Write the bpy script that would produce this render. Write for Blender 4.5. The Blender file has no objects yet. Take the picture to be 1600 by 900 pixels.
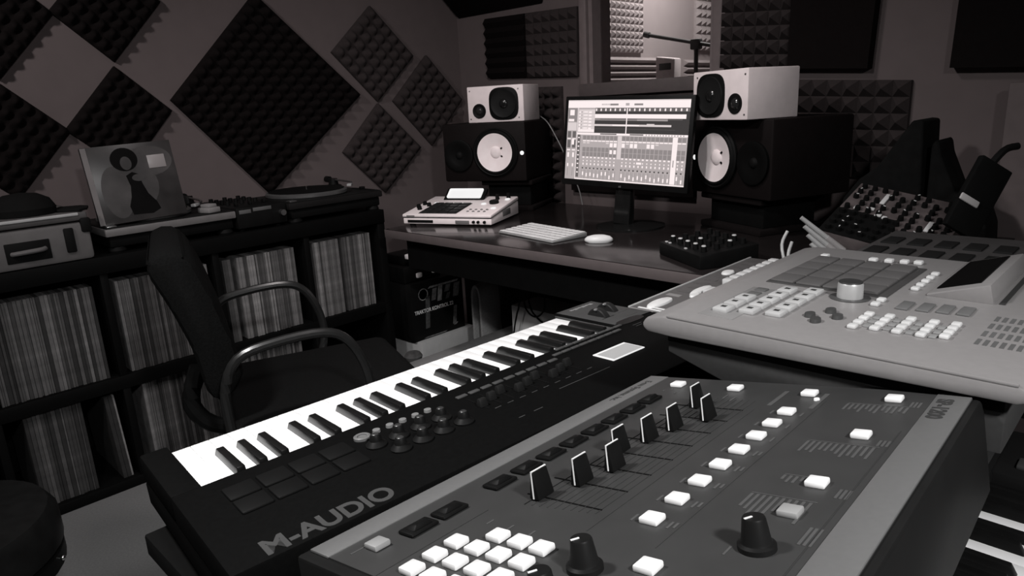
import bpy, bmesh, math, random
from mathutils import Vector, Matrix
S = bpy.context.scene
COL = S.collection
V = Vector
rnd = random.Random(7)

# ---------------------------------------------------------------- camera, world, lights, exposure
def camera():
    F, pit, rol, yaw = 1080.0, math.radians(14.8), math.radians(3.0), math.radians(45)
    f0 = V((-math.sin(yaw), math.cos(yaw), 0)); r0 = V((math.cos(yaw), math.sin(yaw), 0)); z = V((0, 0, 1))
    f = f0*math.cos(pit) - z*math.sin(pit); u0 = f0*math.sin(pit) + z*math.cos(pit)
    r = r0*math.cos(rol) - u0*math.sin(rol); u = u0*math.cos(rol) + r0*math.sin(rol)
    cd = bpy.data.cameras.new('camera'); co = bpy.data.objects.new('camera', cd); COL.objects.link(co)
    cd.sensor_width = 36; cd.lens = F/1600*36; cd.clip_start = .02
    m = Matrix((r, u, -f)).transposed().to_4x4(); m.translation = V((0, 0, 1.2)); co.matrix_world = m
    S.camera = co
camera()
W = bpy.data.worlds.new('world'); S.world = W; W.use_nodes = True
W.node_tree.nodes['Background'].inputs[0].default_value = (1, .85, .85, 1)
W.node_tree.nodes['Background'].inputs[1].default_value = .004
def area(name, loc, target, size, power, col=(1, 1, 1), sx=None, spread=180):
    l = bpy.data.lights.new(name, 'AREA'); l.shape = 'DISK' if sx is None else 'RECTANGLE'; l.size = size
    if sx: l.size_y = sx
    l.energy = power; l.color = col; l.spread = math.radians(spread)
    o = bpy.data.objects.new(name, l); COL.objects.link(o); o.location = loc
    o.rotation_euler = (V(target)-V(loc)).to_track_quat('-Z', 'Y').to_euler()
    return o
area('ceiling_lamp', (.75, .05, 2.0), (-.35, .5, .9), .16, 9.5, (1, .99, .985), spread=105)
area('ceiling_lamp', (-1.1, -.1, 2.1), (-.8, .6, .8), .16, 11, (1, .985, .975), spread=120)
area('ceiling_lamp', (-1.35, 1.0, 2.35), (-1.7, 1.75, .85), .25, 6.5, (1, .93, .925), spread=110)
area('ceiling_lamp', (-1.6, -.7, 2.3), (-2.85, .75, 1.4), .2, 4.5, (1, .94, .93), spread=90)  # unseen fill light added to brighten the far left wall
area('booth_lamp', (-2.25, 4.2, 2.38), (-2.8, 4.3, 1.1), .3, 15, (1, .95, .93))
S.view_settings.view_transform = 'Standard'; S.view_settings.look = 'None'
S.view_settings.exposure = 0.0; S.view_settings.gamma = 1; S.view_settings.use_curve_mapping = False

# ---------------------------------------------------------------- materials
MATS = {}
def mat(name, v, rough=.5, metal=0, warm=0.0, noise=.08, scale=30, bump=0, emit=0, spec=.5):
    if name in MATS: return MATS[name]
    m = bpy.data.materials.new(name); m.use_nodes = True; nt = m.node_tree; b = nt.nodes['Principled BSDF']
    if not isinstance(v, tuple) and v < .021 and rough > .3: spec = min(spec, .09)
    c = v if isinstance(v, tuple) else (v*(1+warm), v, v)
    tc = nt.nodes.new('ShaderNodeTexCoord'); nz = nt.nodes.new('ShaderNodeTexNoise')
    nz.inputs['Scale'].default_value = scale; nz.inputs['Detail'].default_value = 4
    nt.links.new(tc.outputs['Object'], nz.inputs['Vector'])
    rp = nt.nodes.new('ShaderNodeValToRGB')
    rp.color_ramp.elements[0].position = .3; rp.color_ramp.elements[1].position = .7
    rp.color_ramp.elements[0].color = tuple(min(1, x*(1-noise)) for x in c)+(1,)
    rp.color_ramp.elements[1].color = tuple(min(1, x*(1+noise)) for x in c)+(1,)
    nt.links.new(nz.outputs['Fac'], rp.inputs['Fac']); nt.links.new(rp.outputs['Color'], b.inputs['Base Color'])
    b.inputs['Roughness'].default_value = rough; b.inputs['Metallic'].default_value = metal
    b.inputs['Specular IOR Level'].default_value = spec
    if emit:
        b.inputs['Emission Color'].default_value = (1, .89, .885, 1); b.inputs['Emission Strength'].default_value = emit
    if bump:
        bp = nt.nodes.new('ShaderNodeBump'); bp.inputs['Strength'].default_value = bump; bp.inputs['Distance'].default_value = .002
        nt.links.new(nz.outputs['Fac'], bp.inputs['Height']); nt.links.new(bp.outputs['Normal'], b.inputs['Normal'])
    MATS[name] = m
    return m
WALL = mat('painted_plaster', .105, .9, warm=.24, noise=.04, scale=14, bump=.1)
CARPET = mat('grey_carpet', .17, .95, noise=.10, scale=160, bump=.25)
FOAM = mat('charcoal_foam', .022, .95, warm=.35, noise=.12, scale=90, bump=.2)
FOAMD = mat('black_foam', .0055, .95, warm=.3, noise=.1, scale=90)
FOAML = mat('grey_foam', .34, .95, warm=.12, noise=.08, scale=60)
BLACK = mat('black_plastic', .007, .45, noise=.15)
BLACKM = mat('matte_black', .004, .8, noise=.15)
BLACKG = mat('gloss_black', .01, .15, noise=.05)
RUBBER = mat('black_rubber', .006, .6, noise=.1)
KBODY = mat('keyboard_shell', .004, .7, noise=.12, scale=200, spec=.03)
IVORY = mat('white_key_plastic', .93, .35, noise=.02)
WHITE = mat('white_plastic', .80, .4, noise=.03)
WHITEB = mat('white_painted_cabinet', .82, .5, warm=.12, noise=.04)
CONE = mat('white_paper_cone', .88, .7, warm=.12, noise=.04)
SPPANEL = mat('slate_painted_panel', .011, .6, noise=.05, scale=120)
STRIP = mat('silver_grey_strip', .13, .45, noise=.03, scale=200)
INK = mat('pale_print', .22, .6)
INKD = mat('dark_print', .03, .6)
INKF = mat('faint_print', .05, .6)
LOGO = mat('grey_logo_print', .055, .5)
MPCG = mat('light_grey_shell', .215, .38, warm=.04, noise=.03, scale=150)
MPCD = mat('mid_grey_panel', .20, .5, warm=.02, noise=.04)
BASEG = mat('dark_grey_base', .038, .6, noise=.1, scale=150)
PADG = mat('grey_rubber_pad', .075, .7, warm=.04, noise=.08)
BTNW = mat('pale_button', .62, .4)
CHROME = mat('chrome', .75, .15, metal=1)
STEEL = mat('brushed_steel', .45, .35, metal=1)
DESKM = mat('dark_lacquered_desk', .014, .16, warm=.2, noise=.15, scale=8)
DEDGE = mat('grey_desk_edge', .10, .5, warm=.2, noise=.06)
SHELFM = mat('black_shelf', .003, .6, noise=.1)
FABRIC = mat('black_chair_fabric', .005, .85, noise=.25, scale=220, bump=.4)
GREYF = mat('grey_felt', .30, .95, noise=.12, scale=120, bump=.3)
CARD = mat('white_cardboard', .55, .8, noise=.05)
GLASS = bpy.data.materials.new('window_glass'); GLASS.use_nodes = True
_b = GLASS.node_tree.nodes['Principled BSDF']; _b.inputs['Transmission Weight'].default_value = 1; _b.inputs['Roughness'].default_value = .02; _b.inputs['IOR'].default_value = 1.02; _b.inputs['Base Color'].default_value = (.9, .9, .9, 1)
UI = {k: mat('screen_'+k, .02, .4, noise=0, emit=e) for k, e in dict(white=.97, pale=.70, light=.45, mid=.27, grey=.135, dark=.04).items()}
LEDM = mat('lit_logo', .8, .4, emit=.9)
LCDW = mat('lit_lcd', .15, .4, emit=.80)
LCDG = mat('lit_lcd_grey', .1, .4, emit=.36)
for _m in (LCDW, LCDG, LEDM): _m.node_tree.nodes['Principled BSDF'].inputs['Emission Color'].default_value = (1, .99, .985, 1)

# ---------------------------------------------------------------- mesh helpers
class MB:
    def __init__(s): s.bm = bmesh.new(); s.mats = []
    def _mi(s, m):
        if m is None: return 0
        if m not in s.mats: s.mats.append(m)
        return s.mats.index(m)
    def _fin(s, n0, mi, M=None):
        fs = s.bm.faces[:] if n0 == 0 else list(s.bm.faces)[n0:]
        for f in fs: f.material_index = mi
        if M is not None:
            vs = {v for f in fs for v in f.verts}
            bmesh.ops.transform(s.bm, matrix=M, verts=list(vs))
    def hexa(s, p, m=None, bevel=0, seg=2, M=None):
        n0 = len(s.bm.faces)
        vs = [s.bm.verts.new(V(q)) for q in p]
        es = set()
        for idx in ((3, 2, 1, 0), (4, 5, 6, 7), (0, 1, 5, 4), (1, 2, 6, 5), (2, 3, 7, 6), (3, 0, 4, 7)):
            f = s.bm.faces.new([vs[i] for i in idx]); es.update(f.edges)
        if bevel: bmesh.ops.bevel(s.bm, geom=list(es), offset=bevel, segments=seg, affect='EDGES', profile=.5)
        s._fin(n0, s._mi(m), M); return s
    def box(s, x0, x1, y0, y1, z0, z1, m=None, bevel=0, seg=2, M=None):
        if x0 > x1: x0, x1 = x1, x0
        if y0 > y1: y0, y1 = y1, y0
        if z0 > z1: z0, z1 = z1, z0
        return s.hexa([(x0, y0, z0), (x1, y0, z0), (x1, y1, z0), (x0, y1, z0), (x0, y0, z1), (x1, y0, z1), (x1, y1, z1), (x0, y1, z1)], m, bevel, seg, M)
    def prism(s, poly, h0, h1, m=None, axis='z', bevel=0, M=None):
        n0 = len(s.bm.faces)
        def P(a, b, h): return {'z': (a, b, h), 'x': (h, a, b), 'y': (a, h, b)}[axis]
        lo = [s.bm.verts.new(P(a, b, h0)) for a, b in poly]; hi = [s.bm.verts.new(P(a, b, h1)) for a, b in poly]
        n = len(poly); es = set()
        fs = [s.bm.faces.new(lo[::-1]), s.bm.faces.new(hi)]
        for i in range(n): fs.append(s.bm.faces.new((lo[i], lo[(i+1) % n], hi[(i+1) % n], hi[i])))
        for f in fs: es.update(f.edges)
        bmesh.ops.recalc_face_normals(s.bm, faces=fs)
        if bevel: bmesh.ops.bevel(s.bm, geom=list(es), offset=bevel, segments=2, affect='EDGES', profile=.5)
        s._fin(n0, s._mi(m), M); return s
    def lathe(s, prof, m=None, seg=28, M=None, closed=True):
        n0 = len(s.bm.faces); rings = []
        for r, z in prof:
            if r < 1e-6: rings.append([s.bm.verts.new((0, 0, z))])
            else: rings.append([s.bm.verts.new((r*math.cos(2*math.pi*i/seg), r*math.sin(2*math.pi*i/seg), z)) for i in range(seg)])
        for a, b in zip(rings, rings[1:]):
            for i in range(seg):
                j = (i+1) % seg
                if len(a) == 1 and len(b) == 1: continue
                if len(a) == 1: s.bm.faces.new((a[0], b[j], b[i]))
                elif len(b) == 1: s.bm.faces.new((a[i], a[j], b[0]))
                else: s.bm.faces.new((a[i], a[j], b[j], b[i]))
        if closed:
            for k, rg in ((0, rings[0]), (1, rings[-1])):
                if len(rg) > 2: s.bm.faces.new(rg[::-1] if k == 0 else rg)
        bmesh.ops.recalc_face_normals(s.bm, faces=list(s.bm.faces)[n0:])
        s._fin(n0, s._mi(m), M); return s
    def cyl(s, p0, p1, r0, r1=None, m=None, seg=20):
        p0, p1 = V(p0), V(p1); d = p1-p0; L = d.length
        M = Matrix.Translation(p0) @ d.to_track_quat('Z', 'Y').to_matrix().to_4x4()
        return s.lathe([(r0, 0), (r0 if r1 is None else r1, L)], m, seg, M)
    def tube(s, pts, r, m=None, seg=10, smooth=4):
        pts = [V(p) for p in pts]
        if smooth and len(pts) > 2:
            q = []
            for i in range(len(pts)-1):
                a, b, c, d = pts[max(i-1, 0)], pts[i], pts[i+1], pts[min(i+2, len(pts)-1)]
                for k in range(smooth):
                    t = k/smooth
                    q.append(.5*((2*b)+(c-a)*t+(2*a-5*b+4*c-d)*t*t+(3*b-a-3*c+d)*t**3))
            q.append(pts[-1]); pts = q
        n0 = len(s.bm.faces); rings = []; up = V((0.13, .27, .95)).normalized()
        for i, p in enumerate(pts):
            t = (pts[min(i+1, len(pts)-1)]-pts[max(i-1, 0)]).normalized()
            a = t.cross(up)
            if a.length < .05: a = t.cross(V((1, 0, 0)))
            a.normalize(); b = t.cross(a)
            rr = r(i/(len(pts)-1)) if callable(r) else r
            rings.append([s.bm.verts.new(p+a*rr*math.cos(2*math.pi*k/seg)+b*rr*math.sin(2*math.pi*k/seg)) for k in range(seg)])
        for a, b in zip(rings, rings[1:]):
            for k in range(seg): s.bm.faces.new((a[k], a[(k+1) % seg], b[(k+1) % seg], b[k]))
        s.bm.faces.new(rings[0][::-1]); s.bm.faces.new(rings[-1])
        bmesh.ops.recalc_face_normals(s.bm, faces=list(s.bm.faces)[n0:])
        s._fin(n0, s._mi(m)); return s
    def ball(s, c, r, m=None, seg=16, M=None):
        n0 = len(s.bm.faces); rx, ry, rz = r if isinstance(r, tuple) else (r, r, r)
        T = Matrix.Translation(V(c)) @ Matrix.Diagonal((rx, ry, rz, 1))
        bmesh.ops.create_uvsphere(s.bm, u_segments=seg, v_segments=max(8, seg//2), radius=1, matrix=T)
        s._fin(n0, s._mi(m), M); return s
    def quad(s, p, m=None):
        n0 = len(s.bm.faces); s.bm.faces.new([s.bm.verts.new(V(q)) for q in p]); s._fin(n0, s._mi(m)); return s
def link(name, mb, m, parent=None, M=None, sharp=35, label=None):
    me = bpy.data.meshes.new(name); mb.bm.to_mesh(me); mb.bm.free()
    for q in (mb.mats or [m]): me.materials.append(q)
    me.polygons.foreach_set('use_smooth', [True]*len(me.polygons)); me.set_sharp_from_angle(angle=math.radians(sharp))
    o = bpy.data.objects.new(name, me); COL.objects.link(o)
    if parent is not None: o.parent = parent
    if M is not None: o.matrix_local = M
    if label: o['label'] = label
    return o
part = link
def thing(name, label, cat, loc=(0, 0, 0), rotz=0, group=None, M=None):
    o = bpy.data.objects.new(name, None); o.empty_display_size = .05; COL.objects.link(o)
    if M is not None: o.matrix_world = M
    else: o.location = loc; o.rotation_euler = (0, 0, rotz)
    o['label'] = label; o['category'] = cat
    if group: o['group'] = group
    return o
def single(name, mb, m, label, cat, loc=(0, 0, 0), rotz=0, group=None, M=None, sharp=35):
    o = link(name, mb, m, sharp=sharp)
    if M is not None: o.matrix_world = M
    else: o.location = loc; o.rotation_euler = (0, 0, rotz)
    o['label'] = label; o['category'] = cat
    if group: o['group'] = group
    return o
def struct(name, mb, m, parent=None):
    o = link(name, mb, m, parent)
    o['kind'] = 'structure'
    return o
def lettering(name, txt, size, m, parent, M, depth=.0004, bold=0.0, shear=0, align='LEFT', sx=1.0):
    c = bpy.data.curves.new('lettering', 'FONT'); c.body = txt; c.size = size; c.extrude = depth; c.offset = bold; c.shear = shear; c.align_x = align
    t = bpy.data.objects.new('lettering', c); COL.objects.link(t)
    dg = bpy.context.evaluated_depsgraph_get(); me = bpy.data.meshes.new_from_object(t.evaluated_get(dg))
    bpy.data.objects.remove(t); bpy.data.curves.remove(c)
    me.materials.clear(); me.materials.append(m)
    o = bpy.data.objects.new(name, me); COL.objects.link(o); o.parent = parent
    o.matrix_local = M @ Matrix.Diagonal((sx, 1, 1, 1))
    return o
def copy_tree(o, parent=None):
    c = o.copy(); COL.objects.link(c)
    if parent is not None: c.parent = parent
    for ch in list(o.children): copy_tree(ch, c)
    return c
T = Matrix.Translation
def RZ(a): return Matrix.Rotation(a, 4, 'Z')
def RX(a): return Matrix.Rotation(a, 4, 'X')
def RY(a): return Matrix.Rotation(a, 4, 'Y')
def frame(o, x, y, z):
    m = Matrix((x, y, z)).transposed().to_4x4(); m.translation = V(o); return m

# ---------------------------------------------------------------- the room
WX, WY, CZ = -2.85, 2.55, 2.45
def room():
    struct('floor', MB().box(-3.0, 1.7, -1.7, WY+.15, -.05, 0), CARPET)
    struct('wall_left', MB().box(WX-.15, WX, -1.7, WY+.15, 0, CZ), WALL)
    wx0, wx1, wz0, wz1 = -1.992, -1.385, 1.275, 2.15
    b = MB()
    b.box(WX, wx0, WY, WY+.15, 0, CZ); b.box(wx1, 1.7, WY, WY+.15, 0, CZ)
    b.box(wx0, wx1, WY, WY+.15, 0, wz0); b.box(wx0, wx1, WY, WY+.15, wz1, CZ)
    struct('wall_back', b, WALL)
    struct('wall_right', MB().box(1.6, 1.75, -1.7, WY, 0, CZ), WALL)
    struct('wall_front', MB().box(-2.85, 1.6, -1.75, -1.6, 0, CZ), WALL)
    struct('ceiling', MB().box(-3.0, 1.7, -1.7, WY+.15, CZ, CZ+.1), WALL)
    WT = mat('window_trim_paint', .15, .6, warm=.22); WD = mat('window_sill_paint', .08, .7, warm=.22)
    w = MB(); w.box(wx0, wx1, WY+.06, WY+.07, wz0, wz1)
    win = struct('window_1', w, GLASS)
    f = MB()
    f.box(wx0-.04, wx0, WY-.02, WY+.02, wz0-.05, wz1+.05, bevel=.004); f.box(wx1, wx1+.05, WY-.02, WY+.02, wz0-.05, wz1+.05, bevel=.004)
    f.box(wx0-.04, wx1+.05, WY-.02, WY+.02, wz1, wz1+.06, bevel=.004)
    f.box(wx0-.005, wx0+.02, WY, WY+.13, wz0, wz1); f.box(wx1-.02, wx1+.005, WY, WY+.13, wz0, wz1)
    struct('window_frame', f, WT, win)
    struct('window_sill', MB().box(wx0-.04, wx1+.05, WY-.03, WY+.14, wz0-.055, wz0, bevel=.004), WD, win)
    struct('trim_1', MB().box(WX, 1.6, WY-.012, WY, 0, .08, bevel=.003), mat('skirting_paint', .16, .7, warm=.05))
    BW = mat('booth_plaster', .34, .9, warm=.14, noise=.03, scale=10)
    struct('floor', MB().box(-3.0, -.6, WY+.15, 5.6, -.05, 0), CARPET)
    struct('wall_booth_left', MB().box(-3.0, -2.85, WY+.15, 5.6, 0, 2.45), BW)
    struct('wall_booth_back', MB().box(-3.0, -.6, 5.6, 5.7, 0, 2.45), BW)
    struct('wall_booth_right', MB().box(-.6, -.5, WY+.15, 5.7, 0, 2.45), BW)
    struct('ceiling', MB().box(-3.0, -.5, WY+.15, 5.7, 2.45, 2.55), BW)
room()

# ---------------------------------------------------------------- acoustic foam
def foam(name, quad, nrm, n, kind, label, m=FOAM, depth=.045, base=.018, group=None, ny=None, cat='acoustic foam'):
    q = [V(p) for p in quad]; nrm = V(nrm); c = sum(q, V())/4; q = [p-c for p in q]; ny = ny or n
    per = 1 if kind in ('pyr', 'flat') else 6
    A, B = (n*per, ny*per) if kind != 'flat' else (1, 1)
    bm = bmesh.new()
    def pt(s, t, h): return (q[0]*(1-s)+q[1]*s)*(1-t)+(q[3]*(1-s)+q[2]*s)*t + nrm*h
    def hgt(i, j):
        if kind == 'egg': return base+(depth-base)*abs(math.sin(math.pi*i/per))**1.3*abs(math.sin(math.pi*j/per))**1.3
        if kind == 'wedge':
            k = (j % per)/per; return base+(depth-base)*(1-abs(2*k-1))
        return base if kind == 'pyr' else depth
    g = [[bm.verts.new(pt(i/A, j/B, hgt(i, j))) for i in range(A+1)] for j in range(B+1)]
    for j in range(B):
        for i in range(A):
            a, b, c2, d = g[j][i], g[j][i+1], g[j+1][i+1], g[j+1][i]
            if kind == 'pyr':
                ap = bm.verts.new(pt((i+.5)/A, (j+.5)/B, depth))
                for e, f in ((a, b), (b, c2), (c2, d), (d, a)): bm.faces.new((e, f, ap))
            else: bm.faces.new((a, b, c2, d))
    ring = [g[0][i] for i in range(A+1)]+[g[j][A] for j in range(1, B+1)]+[g[B][i] for i in range(A-1, -1, -1)]+[g[j][0] for j in range(B-1, 0, -1)]
    st = [(i/A, 0) for i in range(A+1)]+[(1, j/B) for j in range(1, B+1)]+[(i/A, 1) for i in range(A-1, -1, -1)]+[(0, j/B) for j in range(B-1, 0, -1)]
    low = [bm.verts.new(pt(s, t, .0005)) for s, t in st]
    for i in range(len(ring)):
        k = (i+1) % len(ring); bm.faces.new((ring[i], low[i], low[k], ring[k]))
    bm.faces.new(low)
    bmesh.ops.recalc_face_normals(bm, faces=bm.faces[:])
    mb = MB(); mb.bm.free(); mb.bm = bm
    return single(name, mb, m, label, cat, loc=c, group=group, sharp=20 if kind != 'egg' else 60)
def LW(*yz): return [(WX, y, z) for y, z in yz]
def BK(*xz): return [(x, WY, z) for x, z in xz]
G1 = 'foam panels on the left wall'
e1, e2 = (.179, -.166), (.198, .218)
def sq(o):
    f = lambda a, b: (o[0]+e1[0]*a+e2[0]*b, o[1]+e1[1]*a+e2[1]*b)
    return LW(f(.012, .012), f(.988, .012), f(.988, .988), f(.012, .988))
foam('acoustic_foam', sq((.701, 1.584)), (1, 0, 0), 6, 'egg', 'black foam square on the left wall, above right of the bare diamond of wall', FOAMD, group=G1)
foam('acoustic_foam', sq((.677, 1.194)), (1, 0, 0), 6, 'egg', 'black foam square directly above the standing album cover', FOAMD, group=G1)
foam('acoustic_foam', sq((.325, 1.139)), (1, 0, 0), 6, 'egg', 'black foam square above the record case at the left edge', FOAMD, group=G1)
foam('acoustic_foam', sq((.345, 1.525)), (1, 0, 0), 6, 'egg', 'black foam square in the top left corner of the left wall', FOAMD, group=G1)
foam('acoustic_foam', LW((1.20, 1.675), (1.405, 1.88), (1.20, 2.08), (1.0, 1.88)), (1, 0, 0), 6, 'egg', 'foam diamond whose lower tip just enters at the top, left of the large diamond', FOAMD, group=G1)
foam('acoustic_foam', LW((1.398, .885), (1.904, 1.283), (1.446, 1.69), (1.052, 1.284)), (1, 0, 0), 12, 'egg', 'largest foam panel, a black diamond in the middle of the left wall', FOAMD, depth=.05, group=G1)
foam('acoustic_foam', LW((2.0, 1.251), (2.234, 1.458), (2.005, 1.675), (1.778, 1.469)), (1, 0, 0), 6, 'egg', 'small foam diamond, topmost of the three near the corner', FOAM, group=G1)
foam('acoustic_foam', LW((2.311, 1.021), (2.535, 1.242), (2.316, 1.462), (2.09, 1.248)), (1, 0, 0), 6, 'egg', 'small foam diamond nearest the corner, left of the small white speaker', FOAM, group=G1)
foam('acoustic_foam', LW((1.994, .818), (2.235, 1.017), (1.999, 1.24), (1.78, 1.028)), (1, 0, 0), 6, 'egg', 'small foam diamond, lowest of the three near the corner', FOAM, group=G1)
G2 = 'foam panels on the back wall'
N = (0, -1, 0)
foam('acoustic_foam', BK((-2.622, 1.337), (-2.36, 1.326), (-2.355, 1.612), (-2.625, 1.618)), N, 6, 'wedge', 'dark smooth foam panel on the back wall right beside the room corner', FOAMD, depth=.035, group=G2)
foam('acoustic_foam', BK((-2.355, 1.325), (-2.05, 1.311), (-2.042, 1.604), (-2.352, 1.612)), N, 6, 'pyr', 'pyramid foam panel on the back wall just left of the window', FOAM, group=G2)
foam('acoustic_foam', BK((-2.40, .98), (-2.147, .98), (-2.147, 1.272), (-2.40, 1.28)), N, 5, 'egg', 'foam panel between left speakers and computer monitor, upper of two', FOAM, depth=.06, group=G2, ny=6)
foam('acoustic_foam', BK((-2.40, .69), (-2.155, .69), (-2.15, .975), (-2.40, .975)), N, 5, 'egg', 'foam panel between left speakers and computer monitor, lower of two', FOAM, depth=.06, group=G2, ny=6)
foam('acoustic_foam', BK((-2.09, .80), (-1.45, .80), (-1.45, 1.20), (-2.09, 1.20)), N, 1, 'flat', 'flat dark foam panel on the wall behind the computer monitor', FOAMD, depth=.03, group=G2)
foam('acoustic_foam', BK((-1.354, 1.295), (-1.083, 1.275), (-1.077, 1.57), (-1.35, 1.59)), N, 6, 'pyr', 'pyramid foam panel just right of the window, above the right white speaker', FOAM, depth=.055, group=G2)
foam('acoustic_foam', BK((-1.08, 1.275), (-.814, 1.257), (-.80, 1.56), (-1.075, 1.57)), N, 6, 'flat', 'solid black foam panel to the right of the pyramid panel by the window', FOAMD, depth=.05, group=G2)
foam('acoustic_foam', BK((-1.06, .90), (-.69, .90), (-.688, 1.213), (-1.055, 1.236)), N, 7, 'pyr', 'pyramid foam panel low on the wall, right of the big right speaker', FOAM, depth=.055, group=G2, ny=6)
foam('acoustic_foam', BK((-.579, 1.242), (-.28, 1.226), (-.27, 1.52), (-.57, 1.54)), N, 6, 'flat', 'black foam panel at the top right corner of the photo', FOAMD, depth=.05, group=G2)
bt = MB().prism([(WY-.002, 1.64), (WY-.002, 2.0), (WY-.33, 2.0), (WY-.33, 1.93)], -2.84, -2.245, axis='x', bevel=.012)
o = single('bass_trap', bt, FOAMD, 'black wedge of foam high in the room corner, over the foam panels', 'bass trap')
# booth foam
def BL(*yz): return [(-2.85, y, z) for y, z in yz]
G3 = 'foam panels in the booth behind the window'
foam('acoustic_foam', BL((3.70, 1.50), (4.22, 1.50), (4.22, 1.95), (3.70, 1.95)), (1, 0, 0), 10, 'pyr', 'pale pyramid foam seen through the left of the window', FOAML, depth=.04, group=G3)
foam('acoustic_foam', BL((3.70, 1.18), (4.38, 1.18), (4.38, 1.47), (3.70, 1.47)), (1, 0, 0), 7, 'wedge', 'pale ribbed foam seen low through the left of the window', FOAML, depth=.06, group=G3)
foam('acoustic_foam', BL((4.92, 1.53), (5.5, 1.53), (5.5, 2.0), (4.92, 2.0)), (1, 0, 0), 8, 'pyr', 'grey pyramid foam seen through the right of the window', FOAML, depth=.05, group=G3)
foam('acoustic_foam', BL((4.75, 1.14), (5.45, 1.14), (5.45, 1.46), (4.75, 1.46)), (1, 0, 0), 7, 'wedge', 'grey ribbed foam seen low through the right of the window', FOAML, depth=.06, group=G3)

# ---------------------------------------------------------------- record shelf and records
SX, SY0, SY1 = -2.45, -.12, 1.70
DIV = [.25, .61, .97, 1.33]
def shelf():
    t = thing('record_shelf', 'long low black cube shelf full of records along the left wall', 'shelf', ((SX+WX)/2, .8, 0))
    o = V(t.location)
    def bx(n, a): part(n, MB().box(a[0]-o.x, a[1]-o.x, a[2]-o.y, a[3]-o.y, a[4], a[5], bevel=.002), SHELFM, t)
    xb = WX+.012
    bx('top_board', (xb, SX+.005, SY0, SY1, .745, .80)); bx('bottom_board', (xb, SX, SY0, SY1, 0, .035))
    bx('side_panel', (xb, SX, SY0, SY0+.035, .035, .745)); bx('side_panel', (xb, SX, SY1-.035, SY1, .035, .745))
    bx('middle_board', (xb, SX, SY0+.035, SY1-.035, .352, .397))
    for y in DIV:
        bx('divider', (xb, SX-.002, y-.012, y+.012, .035, .352)); bx('divider', (xb, SX-.002, y-.012, y+.012, .397, .745))
    bx('back_panel', (xb-.008, xb, SY0, SY1, 0, .80))
shelf()
RECM = [mat('sleeve_spine_%d' % i, v, .8, warm=.03, noise=.35, scale=26) for i, v in enumerate((.025, .05, .075, .10, .13, .17, .23))]
RMESH = {}
def rec_mesh(th, k, h):
    key = (round(th, 3), k, h)
    if key not in RMESH:
        o = link('record_sleeve', MB().box(-.31, 0, 0, th, 0, h, bevel=.0008, seg=1), RECM[k]); RMESH[key] = o.data; bpy.data.objects.remove(o)
    return RMESH[key]
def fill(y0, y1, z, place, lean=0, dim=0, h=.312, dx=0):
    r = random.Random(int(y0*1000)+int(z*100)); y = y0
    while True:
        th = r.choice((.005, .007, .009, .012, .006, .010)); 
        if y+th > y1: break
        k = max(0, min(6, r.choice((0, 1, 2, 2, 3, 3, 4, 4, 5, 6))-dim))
        o = bpy.data.objects.new('record_sleeve', rec_mesh(th, k, h)); COL.objects.link(o)
        o.location = (SX-.015+dx-r.random()*.008, y+.0005, z+.0005); o.rotation_euler = (math.radians(lean), 0, 0)
        o['label'] = 'record sleeve, spine out, in the '+place; o['category'] = 'record'; o['group'] = 'records in the '+place
        y += (th+.0007)/math.cos(math.radians(lean))
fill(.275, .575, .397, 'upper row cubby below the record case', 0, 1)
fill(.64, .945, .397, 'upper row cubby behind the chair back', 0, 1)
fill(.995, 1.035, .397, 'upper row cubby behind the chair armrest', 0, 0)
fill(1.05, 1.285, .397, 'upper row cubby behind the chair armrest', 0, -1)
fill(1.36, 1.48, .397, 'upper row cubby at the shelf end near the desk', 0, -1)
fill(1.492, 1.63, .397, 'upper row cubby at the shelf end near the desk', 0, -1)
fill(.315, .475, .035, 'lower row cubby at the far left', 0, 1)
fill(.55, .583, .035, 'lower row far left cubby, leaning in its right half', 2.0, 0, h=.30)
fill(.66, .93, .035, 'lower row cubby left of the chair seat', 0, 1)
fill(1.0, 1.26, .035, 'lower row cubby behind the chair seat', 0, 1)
for i, (z, k) in enumerate(((.035, 3), (.06, 1), (.085, 4), (.11, 6))):
    single('storage_box', MB().box(-.15, .15, -.125, .125, 0, .022, bevel=.002), RECM[k], ['lowest', 'second lowest', 'second highest', 'topmost'][i]+' flat box in the pile in the lower right cubby', 'box', (SX-.18, 1.50+.006*(i % 2), z+.001+.0006*i), .04*((i % 3)-1), 'flat boxes in the lower right cubby')

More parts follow.
